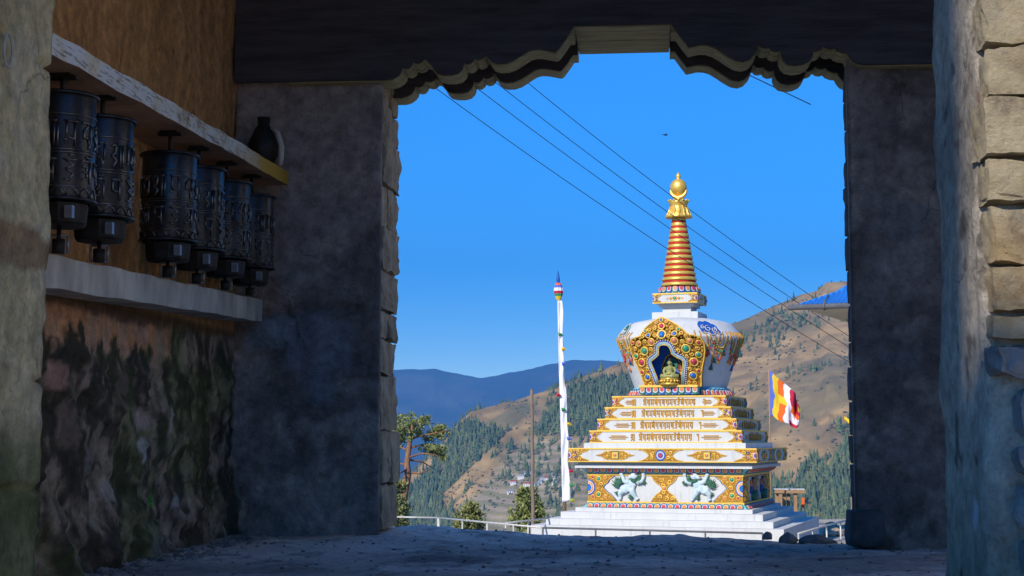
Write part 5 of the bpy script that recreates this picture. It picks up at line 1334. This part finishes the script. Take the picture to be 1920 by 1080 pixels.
# little fern in the left wall
q = PX(277, 940, XL + 0.06); t = empty('small_fern', q, 0, 'tiny bright green fern growing from the dark left wall', 'plant')
for i in range(7):
    a = i * 0.9; b = MB(); L = 0.035; d = Vector((0.5, math.cos(a), math.sin(a))).normalized(); s_ = d.cross(Vector((1, 0, 0))).normalized() * 0.011
    b.add([(0, 0, 0), d * L * 0.5 + s_, d * L, d * L * 0.5 - s_, d * L * 0.5 + Vector((0.006, 0, 0))], [(0, 1, 4), (1, 2, 4), (2, 3, 4), (3, 0, 4)]); b.build('frond', 'leaf', t)
# object on the far end of the shelf
q = PX(520, 300, XS - 0.08); q.y = min(q.y, 7.8); t = empty('broken_jug', (XS - 0.09, q.y, shelf_z(q.y)), 0, 'dark jug with a pale curved side on the far end of the shelf', 'jug')
b = MB(); b.lathe([(0, 0), (0.045, 0), (0.075, 0.06), (0.08, 0.12), (0.05, 0.19), (0.03, 0.22), (0.035, 0.26), (0.025, 0.26), (0.02, 0.2), (0, 0.2)], 20); b.build('body', 'iron', t)
b = MB(); b.tube([(0.045, -0.02, 0.20), (0.085, -0.03, 0.17), (0.105, -0.035, 0.10), (0.105, -0.035, 0.03), (0.10, -0.03, 0.002)], [0.008, 0.012, 0.015, 0.013, 0.008], 8); b.build('handle', 'beam_concrete', t)

# ================================================================== AROUND THE STUPA
# ---- steel railings
def railing(pts, zt, h, lab, spacing, r=0.026, lower=True, mat='rail_paint', group='white railings round the stupa terrace'):
    t = empty('railing', (pts[0][0], pts[0][1], zt - h), 0, lab, 'railing', group); WORLD.add(t)
    P_ = [Vector((p[0], p[1], zt)) for p in pts]
    b = MB(); b.tube(P_, r, 8); b.build('top_rail', mat, t)
    if lower:
        b = MB(); b.tube([p - Vector((0, 0, h * 0.52)) for p in P_], r * 0.8, 8); b.build('lower_rail', mat, t)
    L = sum((c - a).length for a, c in zip(P_, P_[1:])); n = max(1, round(L / spacing))
    for i in range(n + 1):
        s_ = L * i / n; acc = 0
        for a, c in zip(P_, P_[1:]):
            d = (c - a).length
            if s_ <= acc + d + 1e-6: q = a + (c - a) * ((s_ - acc) / d); break
            acc += d
        b = MB(); b.tube([(q.x, q.y, zt - h), (q.x, q.y, zt)], r * 0.9, 8); b.build('post', mat, t)
RZ = -1.87
def rp_(x, y): p = PZ(x, y, RZ); return (p.x, p.y)
railing([rp_(1018, 989.5), rp_(1200, 994), rp_(1430, 1000)], RZ, 1.0, 'long railing in front of the white stupa steps', 1.35, mat='gutter_grey')
railing([rp_(823, 971), rp_(1015, 989.2)], RZ, 1.0, 'sunlit railing left of the stupa steps, running toward the wooden pole', 1.6)
railing([rp_(690, 968.5), rp_(821, 970.8)], RZ, 1.0, 'dim railing at the left door jamb below the pine tree', 2.2)
railing([rp_(948, 981), rp_(1030, 971.5)], RZ, 0.95, 'short railing running back beside the left end of the stupa steps', 1.6)
railing([rp_(1497, 1000.5), rp_(1540, 988), rp_(1600, 973)], RZ, 0.95, 'railing running back at the right side of the stupa steps', 1.9)
# ---- bare wooden pole
p0 = PD(1000, 975, 46.5); p1 = PD(997, 731, 46.5); z0 = GZ - 0.2
t = empty('wooden_pole', (p0.x, p0.y, GZ), 0, 'bare weathered wooden pole standing left of the stupa', 'pole'); WORLD.add(t)
b = MB(); n = 12; b.tube([(p0.x + (p1.x - p0.x) * k / n + 0.008 * math.sin(k * 2.1), p0.y, z0 + (p1.z - z0) * k / n) for k in range(n + 1)], [0.062 - 0.016 * k / n for k in range(n + 1)], 10); b.build('shaft', 'pole_wood', t)
b = MB(); b.tube([(p1.x, p1.y, p1.z - 0.002), (p1.x, p1.y, p1.z + 0.012)], [0.05, 0.044], 10); b.build('weathered_top', 'frame_wood', t)
# ---- tall prayer-flag pole
cor_l = ST.matrix_basis @ Vector((-WID['pl'] / 2 - 0.17, -WID['pl'] / 2 + 0.6, z_s2))
D_ = math.hypot(cor_l.x, cor_l.y)
pb = PD(1059, 955, D_); pb.z = cor_l.z; pt = PD(1046, 507, D_)
t = empty('prayer_flag_pole', (pb.x, pb.y, pb.z), 0, 'tall pole wrapped in a long white prayer flag, left of the stupa', 'flag pole'); WORLD.add(t)
def along(y, dx=0.0):
    k = (955 - y) / (955 - 507); q = Vector((pb.x, pb.y, pb.z)).lerp(pt, k); return q + Vector((dx, 0, 0))
b = MB(); b.tube([along(955) - Vector((0, 0, 0.02)), along(750), along(545)], [0.055, 0.045, 0.035], 10); b.build('shaft', 'frame_wood', t)
b = MB(); b.tube([along(548), along(535), along(526), along(519), along(507)], [0.02, 0.03, 0.055, 0.045, 0.004], 8); b.build('spear_tip', 'petal_blue', t)
for y0, y1, r0, r1, m in ((564, 556, 0.05, 0.10, 'cloth_yellow'), (556, 551, 0.10, 0.125, 'cloth_green'), (551, 546, 0.125, 0.13, 'cloth_red'), (546, 540, 0.13, 0.12, 'cloth_white'), (540, 535, 0.12, 0.10, 'cloth_blue'), (535, 531, 0.10, 0.07, 'cloth_orange')):
    b = MB(); a = along(y0); c = along(y1); n = 20; V = []
    for q, r in ((a, r0), (c, r1)):
        for j in range(n): V.append((q.x + r * (1 + 0.12 * (j % 2)) * math.cos(2 * math.pi * j / n), q.y + r * (1 + 0.12 * (j % 2)) * math.sin(2 * math.pi * j / n), q.z))
    b.add(V, [(j, (j + 1) % n, n + (j + 1) % n, n + j) for j in range(n)] + [tuple(range(n)), tuple(range(2 * n - 1, n - 1, -1))]); b.build('cloth_collar', m, t)
rows_ = np.linspace(566, 938, 90); nv = 9; V = []; 
for i, y in enumerate(rows_):
    f = i / 89; wl = 0.02 + 0.02 * f; wr = 0.06 + 0.10 * f + 0.018 * math.sin(i * 0.33) + 0.015 * math.sin(i * 0.14 + 1)
    q = along(y)
    for j in range(nv):
        u = j / (nv - 1); x = -wl - 0.05 + (wr + wl + 0.05) * u
        V.append((q.x + x + 0.03, q.y - 0.075 - 0.022 * math.sin(u * 7 + i * 0.10) - 0.012 * math.sin(i * 0.5 + u * 6), q.z + 0.03 * math.sin(i * 0.9 + u * 3)))
me = bigmesh('flag_cloth', V, grid(90, nv), 'cloth_white'); o = link('flag_cloth', me, t); md = o.modifiers.new('t', 'SOLIDIFY'); md.thickness = 0.008
for y, m, dx in ((628, 'cloth_green', 0.0), (655, 'cloth_yellow', 0.08), (683, 'cloth_blue', 0.08), (741, 'cloth_red', -0.11), (768, 'cloth_green', 0.03), (795, 'cloth_yellow', 0.17), (822, 'cloth_blue', 0.17), (882, 'cloth_red', 0.2), (908, 'cloth_green', 0.2), (936, 'cloth_lime', 0.22)):
    q = along(y, dx); b = MB()
    b.add([(q.x - 0.04, q.y - 0.15, q.z + 0.05), (q.x + 0.06, q.y - 0.16, q.z + 0.03), (q.x + 0.13, q.y - 0.13, q.z - 0.04), (q.x - 0.03, q.y - 0.14, q.z - 0.06), (q.x + 0.02, q.y - 0.19, q.z)], [(0, 1, 4), (1, 2, 4), (2, 3, 4), (3, 0, 4), (0, 3, 2, 1)])
    b.build('ribbon', m, t)
# ---- five-coloured flag to the right
DF = 58.0
t = empty('striped_flag', PD(1444, 1000, DF), 0, 'blue, yellow, white and red striped flag flying right of the stupa', 'flag'); t.location.z = GZ; WORLD.add(t)
b = MB(); a = PD(1444.5, 860, DF); c = PD(1441.5, 694, DF); b.tube([(a.x, a.y, GZ - 0.1), a, c], 0.028, 8); b.build('staff', 'frame_wood', t)
def fq(x, y, k=0): return PD(1420 + x / 3.375, 500 + y / 3.375, DF - k)
nu, nv_ = 91, 61; P_ = np.zeros((nu, nv_, 3))
topc = [(72, 652), (98, 672), (122, 700), (150, 722), (185, 748), (215, 775), (240, 800), (246, 840), (262, 880), (274, 905)]
botc = [(74, 942), (100, 945), (125, 968), (150, 982), (192, 992), (205, 1000), (215, 1010), (232, 1020), (250, 1022), (258, 1010)]
for i in range(nu):
    f = i / (nu - 1) * (len(topc) - 1); k = min(int(f), len(topc) - 2); g = f - k
    ta = Vector(topc[k]).lerp(Vector(topc[k + 1]), g); bb = Vector(botc[k]).lerp(Vector(botc[k + 1]), g)
    for j in range(nv_):
        v = j / (nv_ - 1); q = ta.lerp(bb, v)
        ii = i / 3; dep = (i / (nu - 1)) ** 1.5 * (0.22 * math.sin(ii * 0.42 + v * 3.0) + 0.12 * math.sin(ii * 0.8 - v * 4))
        w = fq(q.x, q.y, dep); P_[i, j] = w
Q_ = grid(nu, nv_); me = bigmesh('flag_cloth', P_.reshape(-1, 3), Q_, 'cloth_blue')
for m in ('cloth_yellow', 'cloth_orange', 'cloth_white', 'cloth_red', 'cloth_lime'): me.materials.append(MATS[m])
mi = []
for i in range(nu - 1):
    for j in range(nv_ - 1):
        v = j / (nv_ - 1); u = i / (nu - 1) + 0.03 * math.sin(v * 9) + 0.012 * math.sin(v * 23)
        k = 0 if u < 0.12 else 1 if u < 0.27 else 2 if u < 0.40 else 3 if u < 0.55 else 4
        if 0.27 < u < 0.40 and 0.35 < v < 0.55: k = 1
        if k == 4: k = 4 if v < 0.42 else 2 if v < 0.62 else 3 if v < 0.88 else 4
        if u > 0.9 and v < 0.25: k = 5
        mi.append(k)
me.polygons.foreach_set('material_index', mi); o = link('flag_cloth', me, t); md = o.modifiers.new('t', 'SOLIDIFY'); md.thickness = 0.012
# ---- little orange pennant at the right jamb
D2 = 40.0; a = PD(1597, 960, D2); c = PD(1594, 782, D2)
t = empty('orange_pennant', (a.x, a.y, GZ), 0, 'small orange pennant on a thin staff close to the right door jamb', 'flag'); WORLD.add(t)
b = MB(); b.tube([(a.x, a.y, GZ - 0.1), a, c], 0.018, 6); b.build('staff', 'frame_wood', t)
V = []
for i in range(9):
    u = i / 8
    for j in range(4): v = j / 3; q = PD(1594.5 - 11 * u, 783.5 + (9 + 2 * u) * v * (1 - 0.45 * u) + 2.5 * math.sin(u * 5), D2 - 0.05 * math.sin(u * 6)); V.append(tuple(q))
me = bigmesh('pennant', V, grid(9, 4), 'cloth_yellow'); o = link('pennant', me, t); md = o.modifiers.new('t', 'SOLIDIFY'); md.thickness = 0.01
# ---- timber frame of a small shed behind the stupa's right side
D3 = 60.0; o3 = PD(1480, 960, D3)
t = empty('timber_shelter', (o3.x, o3.y, GZ), 0, 'small unfinished timber shelter behind the right end of the stupa steps', 'shelter'); WORLD.add(t)
def q3(x, y, k=0): return PD(x, y, D3 - k)
for x, k in ((1456, 0.6), (1470, 0.0), (1478, 0.0), (1491, 0.6), (1463, 0.7)):
    a = q3(x, 918, k); b = MB(); b.box(a.x - 0.06, a.x + 0.06, a.y - 0.06, a.y + 0.06, GZ - 0.1, a.z); b.build('post', 'frame_wood', t)
for x0, x1, y0, y1, k, m in ((1453, 1511, 919, 925, 0.75, 'frame_wood'), (1452, 1509, 916.2, 918.8, 0.4, 'rail_paint'), (1452, 1500, 920, 924, 0.1, 'frame_wood')):
    a = q3(x0, y0, k); c = q3(x1, y1, k); b = MB(); b.box(a.x, c.x, a.y - 0.07, a.y + 0.35 * (m == 'rail_paint') + 0.07, c.z, a.z); b.build('roof_board' if m == 'rail_paint' else 'rail', m, t)
a = q3(1506, 933, -1); c = q3(1506, 952, -1)
t = empty('orange_banner', (a.x, a.y, GZ), 0, 'narrow orange banner on a short stake by the timber shelter', 'banner'); WORLD.add(t)
b = MB(); b.box(a.x - 0.05, a.x + 0.05, a.y - 0.012, a.y + 0.012, c.z, a.z); b.build('cloth', 'cloth_orange', t)
b = MB(); b.tube([(a.x - 0.065, a.y, GZ - 0.1), (a.x - 0.065, a.y, a.z + 0.05)], 0.014, 6); b.build('stake', 'pole_wood', t)
# ---- rubble beside the steps
rng = random.Random(12)
labs = ['pale rubble stone by the right railing, behind the dark block']
for i in range(9):
    x = rng.uniform(1552, 1600); y = rng.uniform(984, 1002); q = PZ(x, y, GZ + 0.1); s_ = rng.uniform(0.14, 0.3)
    o = rock(q.x, q.y, GZ + 0.08, s_, s_, s_ * 0.7, 'pale rubble stone on the ground beyond the right railing', 'rubble', 20 + i); o['group'] = 'rubble beyond the right railing'
for i in range(8):
    x = rng.uniform(930, 1000); q = PZ(x, 1001 + rng.uniform(-6, 4), GZ + 0.1); s_ = rng.uniform(0.12, 0.28)
    o = rock(q.x, min(q.y, 51), GZ + 0.05, s_, s_, s_ * 0.6, 'pale rubble stone on the ground behind the left railing', 'rubble', 40 + i); o['group'] = 'rubble behind the left railing'

# ---- blue-roofed house, its hip corner showing beside the jamb
E = PD(1497, 571, 36.0); th = R(-20)
t = empty('blue_roofed_house', (E.x, E.y, GZ), th, 'house with blue corrugated roof and grey gutter, corner showing at the right jamb', 'house')
ez = E.z - GZ                      # eave height; local x along the eave, y up the slope
W_ = 9.0; Dp = 8.0
def roof_z(y): return ez + (y * 0.45 if y < 0.8 else 0.8 * 0.45 + (y - 0.8) * 1.15)
b = MB()
pit = 0.11; ns = int(W_ / pit) * 4
for sgn in (0,):
    xs = [i * pit / 4 for i in range(ns + 1)]
    ys = [0, 0.45, 0.9, 1.6, 2.4, 3.2, 4.0]
    V = []; Fq = []
    for i, x in enumerate(xs):
        lim = min(x, W_ - x) * 1.0
        for y in ys:
            yy_ = min(y, lim); V.append((x, yy_, roof_z(yy_) + 0.028 * math.cos(2 * math.pi * i / 4)))
    k = len(ys)
    for i in range(ns):
        for j in range(k - 1): Fq.append((i * k + j, (i + 1) * k + j, (i + 1) * k + j + 1, i * k + j + 1))
    b.add(V, Fq)
    V2 = [(y, x, z) for (x, y, z) in V]; b.add(V2, [tuple(reversed(f)) for f in Fq])
o = b.build('roof', 'blue_roofing', t); md = o.modifiers.new('t', 'SOLIDIFY'); md.thickness = 0.01
b = MB(); b.tube([(-0.22, -0.07, ez - 0.07), (W_, -0.07, ez - 0.07)], 0.065, 10); b.build('gutter', 'gutter_grey', t)
for x in (0.62, 1.55, 2.6): 
    b = MB(); b.tube([(x, 0.35, roof_z(0.35) + 0.05), (x, -0.05, ez + 0.05), (x, -0.15, ez - 0.05), (x, -0.1, ez - 0.15), (x, 0.0, ez - 0.14)], 0.02, 6); b.build('gutter_strap', 'gutter_grey', t)
b = MB(); b.add([(0.02, 0.0, ez - 0.06), (W_, 0.0, ez - 0.06), (W_, 1.7, ez - 0.14), (2.2, 1.7, ez - 0.14), (0.02, Dp, ez - 0.06), (2.2, Dp, ez - 0.14)], [(0, 1, 2, 3), (0, 3, 5, 4)]); o = b.build('soffit', 'soffit', t); md = o.modifiers.new('t', 'SOLIDIFY'); md.thickness = 0.02
b = MB(); b.box(2.1, W_ - 0.6, 1.6, Dp - 0.6, -0.2, ez - 0.10); b.build('wall', 'house_white', t)
for x in (2.9, 4.6, 6.3):
    b = MB(); b.box(x, x + 1.0, 1.55, 1.598, 3.6, 4.9); w_ = b.build('window', 'frame_wood', t)
    b = MB(); b.box(x + 0.1, x + 0.9, 1.535, 1.549, 3.7, 4.8); b.build('pane', 'window_dark', w_)

# ---- power cables
cab = [([(857, 189), (1140, 392), (1420, 580), (1589, 678), (1700, 738)], 'lowest of the four power cables crossing the sky'),
       ([(905, 168), (1160, 360), (1420, 546), (1599, 657), (1700, 714)], 'second lowest power cable crossing behind the spire'),
       ([(956, 169), (1190, 350), (1420, 524), (1599, 638), (1700, 694)], 'second highest power cable crossing behind the spire'),
       ([(998, 155), (1215, 332), (1429, 500), (1598, 608), (1700, 668)], 'highest long power cable, starting below the carved lintel'),]
def cable(pts, d0, d1, r, lab):
    x = [p[0] for p in pts]; ex = [(pts[0][0] - 260, pts[0][1] - (pts[1][1] - pts[0][1]) * 260 / (pts[1][0] - pts[0][0]))] + pts
    L = []
    xs = np.linspace(ex[0][0], ex[-1][0], 30)
    co_ = np.polyfit([p[0] for p in ex], [p[1] for p in ex], 2)
    for i, xx in enumerate(xs): L.append(PD(xx, float(np.polyval(co_, xx)), d0 + (d1 - d0) * i / 29))
    b = MB(); b.tube(L, r, 6); tag(b.build('power_cable', 'cable'), lab, 'cable', 'power cables over the terrace')
for i, (p, lab) in enumerate(cab): cable(p, 26 + i * 0.4, 40 + i * 0.4, 0.008, lab)
cable([(1405, 141), (1447, 161), (1520, 196)], 24, 27, 0.010, 'short cable glimpsed in the notch of the lintel at upper right')
# ---- a bird
c = PD(1247, 253, 70.0); t = empty('bird', c, 0.6, 'tiny dark bird flying in the sky above the stupa', 'bird')
b = MB(); b.ell((0, 0, 0), (0.11, 0.035, 0.03), 0, 8, 6); b.ell((0.11, 0, 0.01), (0.035, 0.025, 0.025), 0, 6, 4)
b.add([(-0.1, 0.02, 0), (-0.2, 0.04, 0), (-0.2, -0.04, 0), (-0.1, -0.02, 0), (-0.12, 0, 0.015)], [(0, 1, 4), (1, 2, 4), (2, 3, 4), (3, 0, 4), (0, 3, 2, 1)])
b.build('body', 'ink', t)
for s_ in (-1, 1):
    b = MB(); b.add([(0.05, 0.02 * s_, 0.01), (0.03, 0.14 * s_, 0.06), (-0.04, 0.20 * s_, 0.04), (-0.05, 0.03 * s_, 0.0), (0.0, 0.09 * s_, 0.055)], [(0, 1, 4), (1, 2, 4), (2, 3, 4), (3, 0, 4), (0, 3, 2, 1)]); b.build('wing', 'ink', t)

# ================================================================== TREES ON THE TERRACE EDGE
def needles(cl, mat, name, parent, seed, size=0.16, per=60):
    """tufts of needle blades spread through clumps; cl = [(centre, radius xyz)]"""
    g = np.random.default_rng(seed); V = []; Q = []; C = []
    for c, r in cl:
        n = int(per * (r[0] * r[1] * r[2]) ** (1 / 3) / 0.5)
        for i in range(n):
            d = g.normal(size=3); d /= np.linalg.norm(d); k = g.random() ** 0.45
            p = np.array(c) + d * np.array(r) * k; tone = np.clip(0.30 + 0.28 * g.normal() + 0.15 * d[2], 0, 1)
            for q in range(5):
                a = d * 0.5 + g.normal(size=3) * 0.7; a[2] += 0.35; a /= np.linalg.norm(a); s_ = np.cross(a, g.normal(size=3)); s_ /= np.linalg.norm(s_)
                L = size * g.uniform(0.7, 1.4); w = L * 0.17; o_ = len(V)
                V += [p - s_ * w * 0.6, p + s_ * w * 0.6, p + a * L * 0.6 + s_ * w, p + a * L, p + a * L * 0.6 - s_ * w]
                Q += [(o_, o_ + 1, o_ + 2, o_ + 4), (o_ + 4, o_ + 2, o_ + 3, o_ + 3)]; C += [tone] * 5
    b = MB(); b.v = [tuple(v) for v in V]; b.f = [q if q[2] != q[3] else q[:3] for q in Q]
    me = bpy.data.meshes.new(name); me.from_pydata(b.v, [], b.f); me.materials.append(MATS[mat]); setcol(me, np.repeat(np.array(C)[:, None], 3, 1))
    return link(name, me, parent)
def pine():
    D = 92.0
    def q(x, y, k=0): return PD(x, y, D + k)
    base = q(747, 1000); az = math.atan2(base.x, base.y); gz = float(H(np.array([az]), np.array([D]))[0])
    t = empty('pine_tree', (base.x, base.y, gz), 0, 'tall pine with orange trunk and flat crown beside the left door jamb', 'tree'); WORLD.add(t)
    b = MB(); tr = [Vector((base.x, base.y, gz - 0.3)), q(748, 980), q(753, 950), q(760, 915), q(765, 888), q(763, 868), q(766, 845), q(770, 815), q(775, 790)]
    b.tube(tr, [0.34, 0.27, 0.25, 0.23, 0.21, 0.17, 0.15, 0.11, 0.05], 10); b.build('trunk', 'bark', t)
    br = [((764, 885), [(785, 888), (808, 880)], 0), ((763, 872), [(745, 868), (722, 872)], 0.6), ((765, 858), [(790, 850), (815, 852), (828, 860)], -0.8), ((768, 840), [(800, 832), (830, 838)], 0.5), ((769, 822), [(800, 815), (838, 808)], -0.6), ((771, 812), [(752, 798), (735, 795)], 0.4), ((772, 800), [(795, 790), (815, 795)], 0.9),
          ((764, 880), [(748, 888), (738, 900)], -0.8), ((768, 846), [(750, 838), (735, 845)], .3), ((766, 862), [(792, 866), (812, 878)], .7)]
    for s_, p_, k in br:
        b = MB(); pts = [q(*s_)] + [q(x, y, k * (i + 1)) for i, (x, y) in enumerate(p_)]; b.tube(pts, [0.07] + [0.045, 0.02, 0.012][:len(pts) - 1], 6); b.build('branch', 'bark', t)
    cl = []; g = random.Random(3)
    for x, y, rx, ry, n in ((775, 798, 36, 18, 15), (755, 815, 20, 14, 7), (800, 815, 26, 14, 8), (832, 812, 17, 12, 6), (822, 846, 16, 10, 5), (805, 842, 18, 8, 4), (740, 830, 12, 12, 4), (832, 856, 10, 6, 2), (728, 868, 10, 8, 3)):
        for i in range(n):
            a = g.uniform(0, 6.28); r = g.random() ** 0.5; px_ = x + rx * r * math.cos(a); py_ = y + ry * r * math.sin(a)
            c = q(px_, py_, g.uniform(-1.2, 1.2)); s_ = g.uniform(0.20, 0.42); cl.append((c, (s_ * 1.25, s_ * 1.2, s_ * 0.6)))
    needles(cl, 'pine_needles', 'crown', t, 4, 0.16, 34)
pine()
def bush(x, y0, y1, wpx, D, mat, lab, seed, cone=True):
    b0 = PD(x, y1, D); az = math.atan2(b0.x, b0.y); gz = float(H(np.array([az]), np.array([D]))[0]); top = PD(x, y0, D).z
    t = empty('young_conifer' if cone else 'shrub', (b0.x, b0.y, gz), 0, lab, 'tree' if cone else 'shrub'); WORLD.add(t)
    b = MB(); b.tube([(b0.x, b0.y, gz - 0.2), (b0.x + 0.03, b0.y, (gz + top) / 2), (b0.x, b0.y, top - 0.1)], [0.10, 0.07, 0.02], 7); b.build('trunk', 'bark', t)
    g = random.Random(seed); cl = []; lo = PD(x, y1, D).z; hw = wpx * D / F / 2
    for i in range(34):
        f = g.random(); z = lo + (top - lo) * f; r = hw * ((1 - f) ** 0.8 if cone else math.sqrt(max(0.05, 1 - (2 * f - 1) ** 2))) ; a = g.uniform(0, 6.28); k = g.random() ** 0.5
        s_ = 0.18 + 0.16 * g.random(); cl.append(((b0.x + r * k * math.cos(a), b0.y + r * k * math.sin(a), z), (s_ * 1.3, s_ * 1.3, s_ * 0.55)))
    needles(cl, mat, 'crown', t, seed, 0.17, 40)
bush(990, 922, 985, 66, 62, 'pine_needles', 'dark young conifer behind the foot of the wooden pole', 6)
bush(884, 948, 992, 52, 64, 'bush_needles', 'olive young conifer behind the sunlit railing', 7)
bush(750, 905, 985, 26, 80, 'bush_needles', 'pale leafy shrub at the foot of the pine trunk', 8, False)

# ================================================================== UNSEEN HOUSE ADDED BEHIND THE PHOTOGRAPHER (its shadow keeps the passage and the lower stones in shade)
def shade_house():
    ca, sa = math.cos(SUN_AZ), math.sin(SUN_AZ)
    def at(u, s_): return (u * ca - s_ * sa, -u * sa - s_ * ca)       # u across the sunbeams, s_ towards the sun
    x0, y0 = at(-2.6, 11.0)
    t = empty('village_house', (x0, y0, -1.2), -SUN_AZ, 'tall stone house added for shade behind the photographer, out of view', 'house')  # added occluder, shaped to block the sun; not part of the village
    b = MB(); b.box(-1.05, 1.45, -3.5, 0, 0, 15.2); b.build('wall', 'stone', t)
    b = MB(); b.box(-1.15, 1.46, -3.7, 0.2, 15.201, 15.4); b.build('roof', 'dark_stone', t)
    b = MB(); b.box(1.451, 2.1, -3.5, 0, 0, 11.5); b.build('shade_annex', 'stone', t)
    for k in range(3):
        for x in (-0.8, 0.4):
            b = MB(); b.box(x, x + 0.8, 0.002, 0.06, 2 + k * 3.4, 3.3 + k * 3.4); w_ = b.build('window', 'frame_wood', t)
            b = MB(); b.box(x + 0.08, x + 0.72, 0.0605, 0.07, 2.1 + k * 3.4, 3.2 + k * 3.4); b.build('pane', 'window_dark', w_)
shade_house()
def add_reflector_house(loc, rz, x1, y0, y1, ys, lab):
    """a whitewashed house added as a reflector; its sunlit wall (local -x side) throws light into the side opening of the gateway"""
    t = empty('reflector_house', (loc[0], loc[1], -1.2), rz, lab, 'house', 'whitewashed houses added to bounce light into the gateway')  # added reflector, placed to bounce sunlight into the passage
    b = MB(); b.box(0, x1, y0, y1, 0, 6.6); b.build('wall', 'house_white', t)
    m_ = x1 / 2; b = MB(); b.add([(-0.2, y0 - 0.3, 6.601), (x1 + 0.3, y0 - 0.3, 6.601), (x1 + 0.3, y1 + 0.3, 6.601), (-0.2, y1 + 0.3, 6.601), (m_, y0 - 0.3, 7.8), (m_, y1 + 0.3, 7.8)], [(0, 4, 5, 3), (1, 2, 5, 4), (0, 1, 4), (2, 3, 5), (0, 3, 2, 1)]); b.build('roof', 'house_red', t)
    for y in ys:
        b = MB(); b.box(-0.05, -0.002, y, y + 0.9, 4.4, 5.6); w_ = b.build('window', 'frame_wood', t)
        b = MB(); b.box(-0.062, -0.051, y + 0.1, y + 0.8, 4.5, 5.5); b.build('pane', 'window_dark', w_)
add_reflector_house((4.6, -3), 0, 5, -6, 4.5, (-4, 0), 'long whitewashed house added for bounce light right of the path to the gateway, out of view')
add_reflector_house((6.6, 8.6), R(45), 5, -4.2, 4.2, (-2.5, 1.6), 'whitewashed house added for bounce light beyond the side opening of the gateway')
